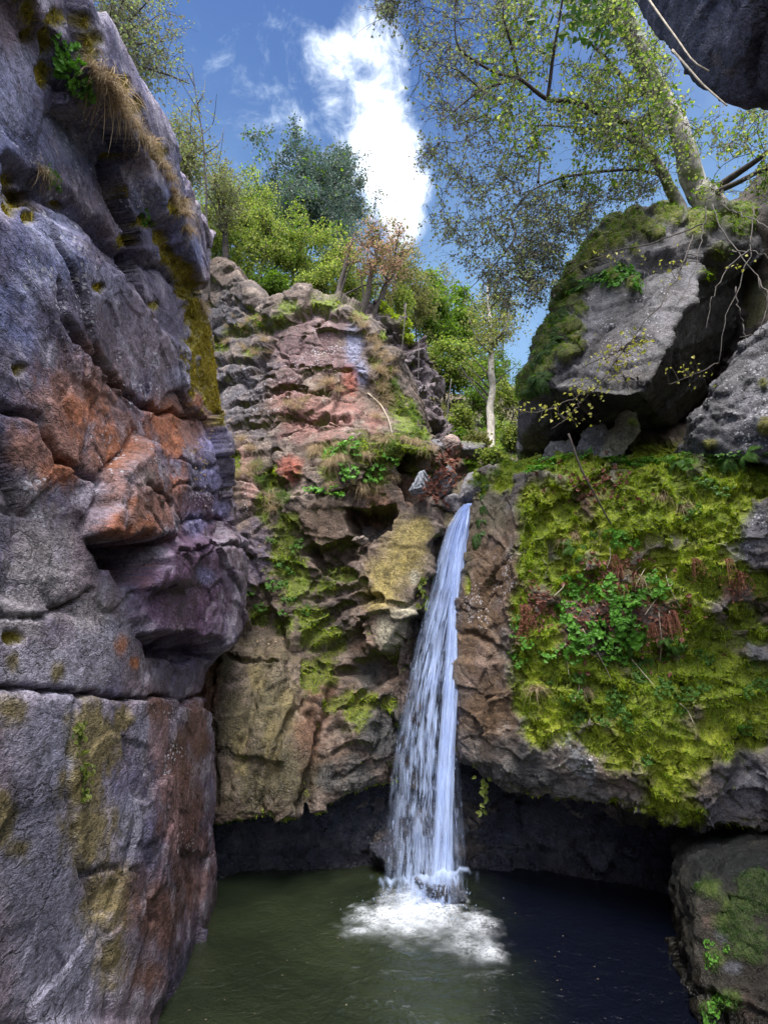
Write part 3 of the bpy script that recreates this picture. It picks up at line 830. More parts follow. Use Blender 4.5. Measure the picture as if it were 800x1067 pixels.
mid_moss = [(420,432,18),(436,452,14),(408,412,12),(425,462,20),(395,470,24,.7),(405,385,8),(296,575,20,2),(310,610,22,1.6),(300,545,14),(282,500,11,1.5),(275,530,10,2),(325,655,22,1.4),(350,665,16),(330,700,18),(372,742,17,1.3),(385,730,10),
            (360,600,16,0.6),(340,610,14),(345,470,20,.7),(380,470,26,.7),(420,465,24,.8),(440,470,10),(425,440,16),(412,420,10),(400,400,8),(392,376,8),(300,318,14,.6),(340,316,18,.6),
            (375,328,12,.7),(290,335,10),(270,335,10),(250,345,14,.5),(225,360,14,.5),(260,365,12,.5),(400,350,7),(320,640,16),(300,650,14),(345,735,8),(405,735,8),(270,640,12),(340,490,14),(395,500,14),(430,490,8),(242,480,8,2)]
crag, V, nn, ms = sheet_rock('cliff', M, 420, 660, MAT['rock_mid'], ((0.072,0.052,0.045), (0.118,0.08,0.06), (0.195,0.148,0.12)), mid_layers, mid_feats,
    dict(big=0.20, bigs=0.6, med=0.06, meds=1.7, fine=0.022, strata=(0.12, 1.9, (0.16, 0.1, 1.0)), crack=0.12), 300, close=(-1.5, 15, -1.5),
    calm=[([(384,572),(408,545),(446,524),(449,548),(442,600),(430,636),(400,690),(376,622)], 5, .25), ([(276,345),(330,326),(385,340),(400,385),(300,384)], 6, .45), ([(215,690),(350,700),(345,875),(210,885)], 10, .32), ([(300,520),(368,520),(366,570),(340,584),(322,566)], 5, .5)],
    wu=[.6]+[1]*8+[1.2,.8,.3], wv=[.1,.25,.7]+[1]*11+[1.2,.9,.7,.3],
    moss_spots=mid_moss, wet_spots=[(400,760,40,2),(370,800,50),(300,820,50),(430,600,20,2),(420,680,20,2),(360,650,30)], lich_spots=[(290,410,40),(330,360,40),(255,410,30),(260,520,20)],
    moss_up=0.85, moss_thr=0.60, moss_cols=((0.085,0.09,0.012),(0.11,0.14,0.018)), moss_puff=0.05)
tag(crag, 'stepped reddish-brown rock crag with mossy ledges between the left wall and the waterfall', 'cliff', kind='structure')
HITS['crag'] = (V, nn, ms)
CRAG = crag

# ---- the higher layered crag behind it
rear_rows = [
    [(340,330,15),(375,316,14.4),(396,310,14.0),(412,318,13.8),(426,330,13.7),(434,350,13.7)],
    [(340,370,14.6),(378,360,14.0),(400,352,13.5),(416,352,13.3),(430,360,13.3),(439,378,13.4)],
    [(345,410,14),(384,400,13.5),(404,394,13.0),(420,392,12.8),(436,398,12.8),(447,412,12.9)],
    [(360,450,13.4),(392,440,12.8),(412,436,12.4),(430,436,12.1),(446,442,12.1),(458,450,12.3)],
    [(380,500,12.4),(402,490,11.9),(422,488,11.5),(440,488,11.3),(456,490,11.4),(469,494,11.6)],
    [(390,560,11.4),(410,560,11.0),(426,560,10.8),(444,560,10.6),(460,560,10.6),(474,560,10.7)],
]
R = np.array([pxrow(r) for r in rear_rows])
R = np.concatenate([R[:1] + np.array([0, 3, 0.3]), R[:1] + np.array([0, .8, .15]), R], 0)
e = R[:, -1:]
R = np.concatenate([R, e + np.array([0.35, 0.6, 0]), e + np.array([0.3, 2.5, 0])], 1)
rear_feats = [('crack', [(385,345),(410,340),(434,346)], 3, 0.2), ('raise', [(398,352),(420,346),(436,356),(436,366),(405,368)], 2, -0.3), ('crack', [(410,385),(432,380),(446,396)], 3, 0.3),
              ('raise', [(416,378),(440,378),(450,398),(436,396)], 2, -0.3), ('crack', [(420,420),(440,415),(452,425)], 2.5, 0.15), ('raise', [(440,440),(458,446),(464,470),(448,462)], 2, -0.4),
              ('crack', [(410,372),(430,368)], 2, .15), ('crack', [(425,405),(448,410)], 2, .15), ('crack', [(430,460),(448,474),(462,480)], 2.5, .2)]
rear, V, nn, ms = sheet_rock('cliff', R, 190, 300, MAT['rock_mid'], ((0.06,0.045,0.055), (0.10,0.07,0.075), (0.17,0.135,0.145)), [((0.10,0.08,0.05), [(410,330,14),(425,345,12)], .7, .6)], rear_feats,
    dict(big=0.2, bigs=0.9, med=0.12, meds=2.0, fine=0.03, strata=(0.2, 2.6, (0.25, 0.1, 1.0)), crack=0.08), 400, close=(0.4, 16, 2),
    moss_spots=[(415,322,12),(425,338,9),(400,318,10),(428,350,8)], moss_up=0.6, moss_thr=0.75, moss_cols=((0.075,0.08,0.015),(0.10,0.12,0.02)), moss_puff=0.05, lich_spots=[(420,400,30)])
tag(rear, 'dark layered rock crag rising behind the mossy ledge left of the stream', 'cliff', kind='structure')
HITS['rear'] = (V, nn, ms)

# ---- the big mossy cliff on the right of the fall
right_rows = [
    [(500,492,9.2),(520,484,8.7),(548,478,8.3),(600,475,8.05),(660,473,7.8),(730,470,7.4),(800,466,6.9),(960,455,6.0)],
    [(496,520,8.9),(520,522,8.35),(548,505,7.75),(600,503,7.5),(660,500,7.25),(730,498,6.95),(800,496,6.6),(960,490,5.8)],
    [(488,570,8.65),(516,578,8.0),(545,572,7.4),(600,568,7.25),(660,565,7.0),(730,560,6.75),(800,556,6.4),(960,550,5.7)],
    [(479,640,8.35),(511,650,7.75),(541,645,7.25),(600,640,7.0),(660,640,6.75),(730,640,6.5),(800,640,6.35),(960,640,5.6)],
    [(475,715,8.1),(508,725,7.6),(540,730,7.2),(600,730,6.9),(660,730,6.6),(730,730,6.35),(800,730,6.2),(960,735,5.5)],
    [(476,775,8.0),(506,795,7.6),(540,806,7.25),(600,815,6.85),(660,825,6.5),(730,835,6.2),(800,840,6.05),(960,850,5.3)],
    [(478,792,8.1),(508,815,7.7),(540,830,7.35),(600,838,6.95),(660,850,6.6),(730,862,6.3),(800,868,6.1),(960,880,5.4)],
]
R = np.array([pxrow(r) for r in right_rows])
lip = R[-1:]
bank = np.array([0, 0, 0, 0, .5, 1, 1, 1.0])[None, :, None] * np.array([0, 0, 1.0])
R = np.concatenate([R[:1] + np.array([0, 6, 0.3]) + bank * 5.0, R[:1] + np.array([0, 2.6, 0.2]) + bank * 1.3, R[:1] + np.array([0, .5, .06]), R,
                    lip + np.array([0, .5, .06]), lip + np.array([0, 1.6, .12]), lip * np.array([1, 1, 0]) + np.array([0, 2.2, -.1]), lip * np.array([1, 1, 0]) + np.array([0, 2.3, -1.6])], 0)
e = R[:, :1]; f_ = R[:, -1:]
R = np.concatenate([e + np.array([.5, 3.5, 0]), e + np.array([.45, 1.2, 0]), e + np.array([.15, .4, 0]), R, f_ * np.array([1, 0, 1]) + np.array([0.2, 2.6, 0]), f_ * np.array([1, 0, 1]) + np.array([0.5, -2, 0])], 1)
right_feats = [
    ('crack', [(545,500),(543,580),(538,650),(539,760)], 4, 0.04),
    ('raise', [(546,500),(560,510),(560,580),(545,620),(536,700),(530,620)], 4, 0.07),
    ('raise', [(572,570),(596,562),(590,596),(574,600)], 4, -0.15),
    ('raise', [(600,590),(690,575),(720,650),(690,700),(590,690),(570,640)], 12, -0.12),
    ('raise', [(690,540),(760,520),(792,570),(770,610),(700,600)], 8, 0.12),
    ('raise', [(600,500),(660,490),(700,510),(690,560),(620,560)], 8, 0.08),
    ('crack', [(560,500),(580,520),(600,560)], 5, 0.08), ('crack', [(700,490),(720,540),(690,590)], 5, 0.08),
    ('raise', [(640,700),(730,690),(790,720),(760,800),(740,858),(690,850),(650,790)], 10, 0.12),
    ('crack', [(765,650),(800,640)], 3, 0.12), ('raise', [(770,645),(830,640),(830,690),(775,690)], 4, 0.08),
    ('raise', [(475,690),(520,690),(536,800),(480,790)], 6, 0.08), ('crack', [(484,660),(510,668),(538,690)], 4, 0.07), ('crack', [(490,600),(505,560),(520,520)], 5, .05),
]
right_layers = [
    ((0.125, 0.07, 0.032), [(510,600,42,2),(500,680,36,1.6),(510,740,36)], 0.8, 0.6),
    ((0.19, 0.13, 0.105), [(505,685,16),(490,710,12),(515,560,12),(520,630,10)], 0.7, 0.9),
    ((0.115, 0.10, 0.06), [(510,530,24,1.6),(485,590,8,3)], 0.7, 0.7),
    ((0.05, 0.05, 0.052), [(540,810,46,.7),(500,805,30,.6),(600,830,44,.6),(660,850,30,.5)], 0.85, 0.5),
    ((0.105, 0.105, 0.125), [(780,560,40,1.5),(780,820,40),(790,690,26),(740,850,24)], 0.85, 0.6),
    ((0.10, 0.05, 0.04), [(640,640,46),(600,650,36),(690,680,26),(620,520,24)], 0.8, 0.7),
    ((0.17, 0.055, 0.03), [(760,610,14,1.6),(545,655,8,2.5),(725,610,9,2)], 0.7, 0.6),
    ((0.33, 0.36, 0.40), [(600,790,14,1.4),(612,805,14),(588,770,8),(785,665,14,.6)], 0.55, 1.1),
    ((0.06, 0.07, 0.10), [(580,585,9)], 0.8, 0.4),
]
right_moss = [(790,500,30,.8),(795,610,16),(800,730,40),(790,660,14),(770,480,40,.5),(540,480,30,.5),(600,478,50,.4),(680,476,50,.4),(575,530,38),(556,580,18,2),(545,640,14,2),(548,520,12,1.6),(600,560,34),(610,500,30,.7),(680,500,46,.7),(650,540,46),(700,530,46),(740,540,40),(730,590,44),(690,600,34),(755,500,34,.8),
              (590,600,24),(560,700,30,1.4),(580,740,34),(630,720,40),(690,720,46),(740,700,46),(780,715,30),(660,770,42),(700,790,46),(690,835,28),(720,850,18),(755,760,36),(625,770,20),(720,650,34),(665,680,28),
              (600,700,30),(640,835,6),(560,765,20),(500,505,10,1.4),(520,500,18,.8),(620,610,22),(770,600,16),(785,770,18),(486,610,4,3),(640,580,24),(570,660,20,1.5),(780,640,12),(545,730,12,1.5),(770,640,16),(650,620,16),(760,520,30)]
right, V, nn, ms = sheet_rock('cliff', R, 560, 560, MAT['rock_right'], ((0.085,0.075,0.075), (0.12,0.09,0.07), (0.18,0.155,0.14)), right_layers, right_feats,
    dict(big=0.15, bigs=0.8, med=0.06, meds=2.2, fine=0.025, strata=None, crack=0.04), 500, close=(5, 12, -1.5),
    calm=[([(470,480),(546,480),(542,800),(470,800)], 6, .55)], wu=[.2,.6,1]+[1.2]*7+[.5,.2], wv=[.1,.3,.9]+[1.2]*6+[1,.9,.6,.3],
    moss_spots=right_moss, wet_spots=[(480,620,10,4),(540,820,30,.6),(600,795,16)], lich_spots=[(600,790,30),(510,620,50),(780,560,50),(790,700,30)],
    moss_up=0.7, moss_thr=0.75, moss_cols=((0.13,0.17,0.010),(0.23,0.26,0.016)), moss_puff=0.085, moss_brk=0.55)
tag(right, 'wide rock cliff under thick yellow-green moss, overhanging the pool right of the waterfall', 'cliff', kind='structure')
HITS['mossy'] = (V, nn, ms)
RIGHT = right

# ---- the wet wall behind the falling water and the dark back of the cave
chute_rows = [
    [(380,560,9.9),(420,550,9.8),(450,548,9.6),(480,546,9.55),(510,546,9.6),(540,560,9.4)],
    [(380,640,9.6),(420,640,9.5),(445,640,9.3),(480,640,9.25),(510,640,9.3),(540,640,9.2)],
    [(370,740,9.3),(410,740,9.2),(440,740,9.05),(470,740,9.0),(500,740,9.1),(540,740,9.1)],
    [(360,830,9.0),(400,830,8.9),(430,830,8.75),(460,830,8.75),(490,830,8.9),(540,830,9.1)],
    [(350,880,8.8),(390,880,8.55),(425,882,8.35),(460,884,8.3),(490,885,8.6),(540,885,9.2)],
]
R = np.array([pxrow(r) for r in chute_rows])
lip = R[-1:]
R = np.concatenate([R[:1] + np.array([0, 2.5, .1]), R[:1] + np.array([0, .6, .03]), R, lip * np.array([1, 1, 0]) + np.array([0, .15, -.1]), lip * np.array([1, 1, 0]) + np.array([0, .1, -1.5])], 0)
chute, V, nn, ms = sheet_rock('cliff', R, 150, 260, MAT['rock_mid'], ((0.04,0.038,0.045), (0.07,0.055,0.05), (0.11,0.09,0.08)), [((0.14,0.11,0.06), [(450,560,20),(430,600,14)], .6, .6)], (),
    dict(big=0.22, bigs=1.0, med=0.12, meds=2.2, fine=0.04, strata=(0.08, 2.0, (0.2, 0.1, 1.0)), crack=0.06), 600, close=(1.0, 13, -1.5), wv=[.3,1]+[1]*4+[1,.5],
    moss_spots=[(490,590,6,3),(480,560,6)], wet_spots=[(450,700,120,2)], moss_puff=0.03)
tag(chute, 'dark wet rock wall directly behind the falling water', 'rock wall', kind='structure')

cave_rows = [[(-3.6, 9.4, 2.2), (-2.2, 9.6, 2.2), (-.8, 9.9, 2.2), (.6, 9.9, 2.2), (2, 9.8, 2.2), (3.2, 9.4, 2.2), (4.6, 8.6, 2.2), (6, 7, 2.2)],
             [(-3.6, 9.3, 1.0), (-2.2, 9.5, 1.0), (-.8, 9.8, 1.0), (.6, 9.6, 1.0), (2, 9.6, 1.0), (3.2, 9.2, 1.0), (4.6, 8.4, 1.0), (6, 7, 1.0)],
             [(-3.6, 9.0, -.1), (-2.2, 9.2, -.1), (-.8, 9.3, -.1), (.6, 9.2, -.1), (2, 9.3, -.1), (3.2, 8.9, -.1), (4.6, 8.0, -.1), (6, 7, -.1)],
             [(-3.6, 8.9, -1.6), (-2.2, 9.0, -1.6), (-.8, 9.2, -1.6), (.6, 9.1, -1.6), (2, 9.1, -1.6), (3.2, 8.7, -1.6), (4.6, 7.9, -1.6), (6, 7, -1.6)]]
cave, V, nn, ms = sheet_rock('cave_wall', np.array(cave_rows, float), 260, 100, MAT['rock_mid'], ((0.022,0.026,0.045), (0.032,0.034,0.05), (0.05,0.05,0.065)), (), (),  # near-black navy base puts the cave's shadow into the rock colour
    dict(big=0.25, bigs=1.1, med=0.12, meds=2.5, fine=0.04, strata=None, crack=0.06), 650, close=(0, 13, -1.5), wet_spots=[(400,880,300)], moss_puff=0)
tag(cave, 'dark hollow rock wall at the back of the cave above the pool', 'rock wall', kind='structure')

# ---- loose rocks
def boulder(name, pix, extra, voxel, mat, base, layers, label, seed, relief, cat='boulder', world=(), **kw):
    pts = [P(*p) for p in pix] + [np.array(w, float) for w in world]
    pts += [P(*p[:3]) + np.array(p[3:]) for p in extra]
    o, V, nn, ms = hull_rock(name, pts, voxel, mat, base, layers, relief=relief, seed=seed, **kw)
    tag(o, label, cat)
    return o, V, nn, ms

bpx = [(630,226,9.2),(665,218,9.0),(735,226,8.4),(729,300,7.4),(702,350,7.0),(674,405,6.8),(655,413,6.9),(577,406,7.5),(556,372,8.2),(578,310,8.8),(600,272,9.1),
       (541,420,8.6),(545,452,8.7),(600,472,8.7),(668,468,8.8),(722,462,9.2),(790,400,9.6),(850,320,9.9),(870,230,9.9),(800,216,9.3)]
bex = [(630,226,9.2,.3,3,.3),(735,222,8.6,.3,3.5,.3),(870,230,9.9,.3,2.5,0),(545,445,8.7,.5,2.5,0),(740,470,9.2,0,2.5,0),(580,330,9,.4,3,0)]
BOULDER, V, nn, ms = boulder('boulder', bpx, bex, 0.032, MAT['rock_right'], ((0.065,0.062,0.068), (0.095,0.088,0.092), (0.16,0.152,0.16)),
    [((0.20,0.19,0.215), [(612,330,20),(625,310,16),(690,330,20),(650,370,22),(720,290,12,2),(600,350,18)], .6, .9), ((0.10,0.07,0.055), [(650,395,26,.6),(640,370,20),(610,300,10)], .5, .9),
     ((0.35,0.33,0.3), [(640,405,20,.25),(600,402,20,.2)], .6, .5), ((0.085,0.085,0.08), [(640,440,60),(760,330,50),(720,410,50)], .7, .4)],
    'huge angular boulder with a mossy left edge resting on the right cliff', 700, dict(big=0.10, bigs=0.6, med=0.04, meds=1.8, fine=0.022, strata=None, crack=0.05),
    feats=[('crack', [(650,285),(690,268),(712,262)], 3, .12), ('raise', [(655,270),(690,262),(720,268),(700,280),(660,288)], 3, -.14), ('crack', [(640,330),(615,355),(600,375)], 3, .06), ('raise', [(560,400),(580,404),(655,410),(672,402),(640,440),(560,440)], 3, -0.16), ('raise', [(748,262),(728,318),(702,372),(682,408),(655,420),(600,424),(570,440),(590,490),(720,495),(860,430),(900,250)], 9, -0.55)],
    moss_spots=[(640,232,14),(660,228,14),(690,222,16),(625,255,12),(610,275,12),(590,310,13),(580,340,13),(570,365,12),(558,390,11),(548,408,10),(600,300,12),(640,250,14),(672,240,14),(605,325,8),(735,232,12),(745,262,10),(735,285,8),(770,225,20),(602,360,9),(640,290,10),(595,345,14),(590,370,10),(612,240,14),(585,300,14),(572,340,14),(725,240,12),(660,262,7),(618,262,14),(598,285,12),(586,320,12),(576,350,12),(566,380,12),(552,400,12),(700,224,14),(650,242,12),(720,230,10),(660,300,9),(685,245,10)],
    moss_cols=((0.07,0.08,0.012),(0.12,0.125,0.015)), moss_puff=0.10, moss_brk=.6, lich_spots=[(660,330,60)], wet_spots=[])
HITS['boulder'] = (V, nn, ms)

GREY, V, nn, ms = boulder('boulder', [(806,330,6.9),(778,356,7.0),(748,388,7.0),(724,428,7.1),(718,455,7.1),(722,480,7.2),(800,482,6.5),(900,480,6.0),(930,380,6.2),(900,310,6.6)],
    [(806,330,6.9,.6,1.2,.1),(724,460,7.1,.3,1.2,0),(930,400,6.2,.2,1.6,0)], 0.03, MAT['rock_right'], ((0.065,0.065,0.075), (0.095,0.092,0.10), (0.155,0.15,0.165)), [((0.19,0.19,0.22), [(780,420,26),(790,380,16)], .5, 1.0)],
    'pale grey speckled boulder at the right edge, leaning under the huge boulder', 720, dict(big=0.08, bigs=1.2, med=0.05, meds=2.6, fine=0.04, strata=None, crack=0.04),
    moss_spots=[(795,400,7),(797,445,8),(740,462,10,.5)], lich_spots=[(770,420,70)], moss_cols=((0.10,0.09,0.012),(0.13,0.13,0.015)))

tri, V, nn, ms = boulder('rock', [(618,470,8.1),(648,432,8.0),(662,430,8.1),(668,444,8.0),(652,474,7.7),(625,478,7.8)], [(640,450,8.4,.1,.7,0)], 0.02, MAT['rock_right'], ((0.14,0.14,0.10), (0.19,0.18,0.13), (0.25,0.24,0.20)), (),
    'small wedge rock with a bright moss patch jammed under the huge boulder', 730, dict(big=0.04, bigs=2, med=0.03, meds=4, fine=0.02, strata=None, crack=0.02), cat='rock', moss_spots=[(658,440,7)], moss_cols=((0.12,0.17,0.02),(0.16,0.22,0.03)), moss_puff=.02)
for (pts, lab, sd) in (([(598,478,8.2),(606,452,8.1),(630,440,8.1),(640,462,8.0),(625,480,7.9)], 'dark rounded rock in the shade under the left half of the huge boulder', 733),
                       ([(560,480,8.3),(572,462,8.2),(596,458,8.2),(604,480,8.0)], 'low dark rock under the left tip of the huge boulder', 735)):
    boulder('rock', pts, [(pts[2][0], pts[2][1] + 12, pts[2][2], .05, .5, 0)], 0.02, MAT['rock_small'], ((0.10,0.10,0.11), (0.14,0.135,0.14), (0.19,0.185,0.19)), (), lab, sd,
        dict(big=0.04, bigs=2, med=0.03, meds=4, fine=0.02, strata=None, crack=0.02), cat='rock', moss_up=.5, moss_thr=.8)

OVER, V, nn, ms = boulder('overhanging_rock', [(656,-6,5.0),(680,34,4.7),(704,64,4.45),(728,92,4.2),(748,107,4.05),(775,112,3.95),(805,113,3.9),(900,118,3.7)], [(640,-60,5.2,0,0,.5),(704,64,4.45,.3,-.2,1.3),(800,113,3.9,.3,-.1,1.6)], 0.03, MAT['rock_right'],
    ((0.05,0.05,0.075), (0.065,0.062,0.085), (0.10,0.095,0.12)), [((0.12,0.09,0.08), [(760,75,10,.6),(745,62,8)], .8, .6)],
    'dark underside of a rock jutting in overhead at the top right corner', 740, dict(big=0.06, bigs=0.8, med=0.03, meds=2.4, fine=0.015, strata=None, crack=0.02), cat='rock',
    world=[(2.5,0.6,7.0),(2.2,1.8,7.4),(3.4,-0.8,6.4),(6.5,-1.0,6.0),(6.5,3.4,6.3),(6.5,3.4,9.0),(6.5,-1.0,9.0),(3.2,-0.6,8.8),(2.6,1.5,9.0)])

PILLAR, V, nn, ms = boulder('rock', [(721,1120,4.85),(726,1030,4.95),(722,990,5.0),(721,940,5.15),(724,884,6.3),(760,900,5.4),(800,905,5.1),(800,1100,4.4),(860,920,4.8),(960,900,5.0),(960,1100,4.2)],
    [(724,884,6.3,.2,1.0,-.2),(960,890,5,.5,1.5,0),(725,1080,4.9,.3,1.2,-1.0)], 0.025, MAT['rock_right'], ((0.016,0.015,0.010), (0.024,0.020,0.013), (0.040,0.033,0.024)), [((0.006,0.008,0.008), [(760,895,80,.55)], .95, .4), ((0.11,0.11,0.13), [(765,1008,12,.6),(752,975,9)], .8, .6), ((0.10,0.065,0.05),[(775,1045,18),(740,960,10)],.7,.8)],  # near-black spot over the top is painted shade from the cliff lip above
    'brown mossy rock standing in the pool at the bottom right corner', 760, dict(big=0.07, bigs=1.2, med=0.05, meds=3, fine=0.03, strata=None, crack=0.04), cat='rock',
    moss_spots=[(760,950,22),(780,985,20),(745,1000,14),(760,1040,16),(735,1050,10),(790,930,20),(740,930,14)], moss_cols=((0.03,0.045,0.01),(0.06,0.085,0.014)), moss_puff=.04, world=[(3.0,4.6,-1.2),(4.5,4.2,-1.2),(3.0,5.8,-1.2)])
HITS['pillar'] = (V, nn, ms)

# stones around the lip of the fall
def stone(px, py, t, rx, ry, label, seed, base=((0.13,0.12,0.135),(0.17,0.16,0.17),(0.24,0.22,0.23)), ang=0, **kw):
    c = P(px, py, t); s = t / F
    pts = []
    rr = np.random.default_rng(seed)
    for k in range(16):
        v = rr.normal(size=3); v /= np.linalg.norm(v)
        v *= rr.uniform(.85, 1.1)
        x, z = v[0] * rx * s, v[2] * ry * s
        ca, sa = math.cos(ang), math.sin(ang)
        pts.append(c + np.array([x * ca - z * sa, v[1] * max(rx, ry) * s, x * sa + z * ca]))
    o, V, nn, ms = hull_rock('stone', pts, max(0.012, min(rx, ry) * s / 14), MAT['rock_small'], base, (), relief=dict(big=0.03, bigs=2.5, med=0.02, meds=6, fine=0.012, strata=None, crack=0.02), seed=seed, smooth=4, **kw)
    tag(o, label, 'stone', 'stones around the lip of the fall')
    return o
stone(497, 512, 9.7, 26, 22, 'broad grey stone lying just above the lip of the waterfall', 801, wet_spots=[(497,520,20)])
stone(476, 526, 9.9, 16, 14, 'dark stone left of the lip, behind the top of the water', 802)
stone(461, 503, 10.1, 16, 20, 'upright purplish stone below the layered crag beside the dead leaves', 803, ang=.4)
stone(470, 466, 11.0, 11, 17, 'tall narrow reddish stone standing at the foot of the layered crag', 804, base=((0.15,0.10,0.09),(0.2,0.14,0.12),(0.25,0.19,0.17)))
stone(453, 468, 10.8, 12, 13, 'tilted flat-topped purplish stone at the foot of the layered crag', 805, ang=-.5)
stone(488, 470, 11.2, 18, 10, 'low dark stone with a mossy top beside the stream bed', 806, moss_up=.8, moss_thr=.7)
stone(437, 505, 9.15, 11, 17, 'smooth pale blue-grey cobble wedged in the hollow above the tan slab', 807, base=((0.22,0.24,0.28),(0.28,0.30,0.34),(0.32,0.34,0.38)), ang=-.3)
stone(476, 545, 9.45, 14, 7, 'small tan stone at the left end of the lip, touching the water', 808, base=((0.27,0.20,0.11),(0.32,0.25,0.15),(0.36,0.3,0.2)), ang=.5)
stone(375, 562, 9.3, 9, 6, 'small brown pebble lying in the recess under the grassy ledge', 809, base=((0.2,0.16,0.14),(0.24,0.2,0.17),(0.28,0.24,0.2)))
stone(447, 545, 9.6, 10, 15, 'dark wet stone between the tan slab and the fall', 810, wet_spots=[(447,545,20)])
stone(449, 928, water_t(945) + .15, 22, 17, 'wet dark stone under the left of the splash at the foot of the fall', 811, base=((0.05,0.05,0.06),(0.07,0.07,0.08),(0.1,0.1,0.11)), wet_spots=[(449,928,40)])
stone(474, 932, water_t(948) + .1, 15, 18, 'wet dark stone under the right of the splash at the foot of the fall', 812, base=((0.05,0.05,0.06),(0.07,0.07,0.08),(0.1,0.1,0.11)), wet_spots=[(474,932,40)])

# ---- the wooded slope up which the stream comes, and the ground all around
hill_rows = [
    [(300,470,60),(420,470,60),(470,470,60),(500,470,60),(540,470,60),(620,470,60),(760,470,60)],
    [(300,415,34),(420,425,34),(470,428,34),(505,430,34),(540,425,34),(640,420,34),(800,410,34)],
    [(360,385,22),(430,402,21),(470,410,20),(505,413,20),(540,405,20),(620,390,20),(780,375,20)],
    [(390,440,15),(440,445,14.2),(475,452,13.6),(505,455,13.4),(535,448,13.4),(600,445,13.5),(740,440,13.5)],
    [(405,490,12),(445,490,11.6),(478,488,11.3),(505,486,11.2),(528,482,11.0),(580,478,11.0),(700,475,11.0)],
    [(415,530,10.6),(450,532,10.2),(480,532,9.9),(502,522,9.8),(520,505,9.7),(560,495,9.7),(660,490,9.7)],
    [(420,556,9.9),(452,556,9.7),(478,556,9.5),(500,553,9.5),(520,553,9.5),(560,545,9.5),(660,540,9.5)],
]
H = np.array([pxrow(r) for r in hill_rows])
H = np.concatenate([H, H[-1:] + np.array([0, .3, -1.5])], 0)
hill, V, nn, ms = sheet_rock('hillside', H, 260, 300, MAT['soil'], ((0.07,0.055,0.035), (0.10,0.08,0.045), (0.13,0.10,0.06)), [((0.16,0.065,0.045), [(466,494,14),(470,480,10),(452,505,8)], .8, .6)], (),
    dict(big=0.12, bigs=0.8, med=0.06, meds=2, fine=0.05, strata=None, crack=0.02), 900, moss_up=0.8, moss_thr=.55, moss_spots=[(490,480,12),(520,470,16),(505,500,14),(515,440,20)], wv=[.03,.1,.35,.8,1,1,1],
    moss_cols=((0.05,0.07,0.012),(0.10,0.12,0.018)), moss_puff=0.08, wet_spots=[(480,545,14)])
tag(hill, 'steep wooded slope of earth, moss and leaves behind the waterfall', 'hillside', kind='structure')
HITS['hill'] = (V, nn, ms)

# ground: one sheet to the horizon, cut by the gorge
gx = np.concatenate([np.linspace(-220, -30, 20), np.linspace(-28, 28, 90), np.linspace(30, 220, 20)])
gy = np.concatenate([np.linspace(-220, -30, 20), np.linspace(-28, 40, 110), np.linspace(43, 260, 24)])
X, Y = np.meshgrid(gx, gy)
def sm(a, b, x): return sstep(a, b, x)
low = -1.55
rim = 7.6 + 0.05 * np.clip(np.abs(X) - 6, 0, 60) 
side = np.where(X < 0, sm(4.6, 7.5, -X), sm(6.8, 10.0, X))
front = sm(13.5, 17.5, Y - np.clip(X - 1, -2, 2) * .3)
slope = 9.6 + 0.24 * np.clip(Y - 17, 0, 60)
Z = low + (rim - low) * side
Z = np.maximum(Z, low + (slope - low) * front)
pts = np.stack([X, Y, Z], -1).reshape(-1, 3)
pts[:, 2] += (fbm(pts * 0.12, 3, 3) * 1.0 + fbm(pts * .6, 3, 4) * .3) * (pts[:, 2] > low + .5)
nvv, nuu = X.shape
idx = np.arange(nuu * nvv).reshape(nvv, nuu)
faces = np.stack([idx[:-1, :-1].ravel(), idx[:-1, 1:].ravel(), idx[1:, 1:].ravel(), idx[1:, :-1].ravel()], 1)
ground, V, nn, ms = finish_rock('ground', pts, faces, MAT['soil'], ((0.06,0.05,0.035), (0.08,0.07,0.04), (0.10,0.085,0.05)), (), seed=950, moss_up=.8, moss_thr=.5, moss_cols=((0.04,0.06,0.012),(0.07,0.10,0.018)), moss_puff=0)
tag(ground, 'wooded ground above and around the gorge, with the floor of the pool', 'ground', kind='structure')
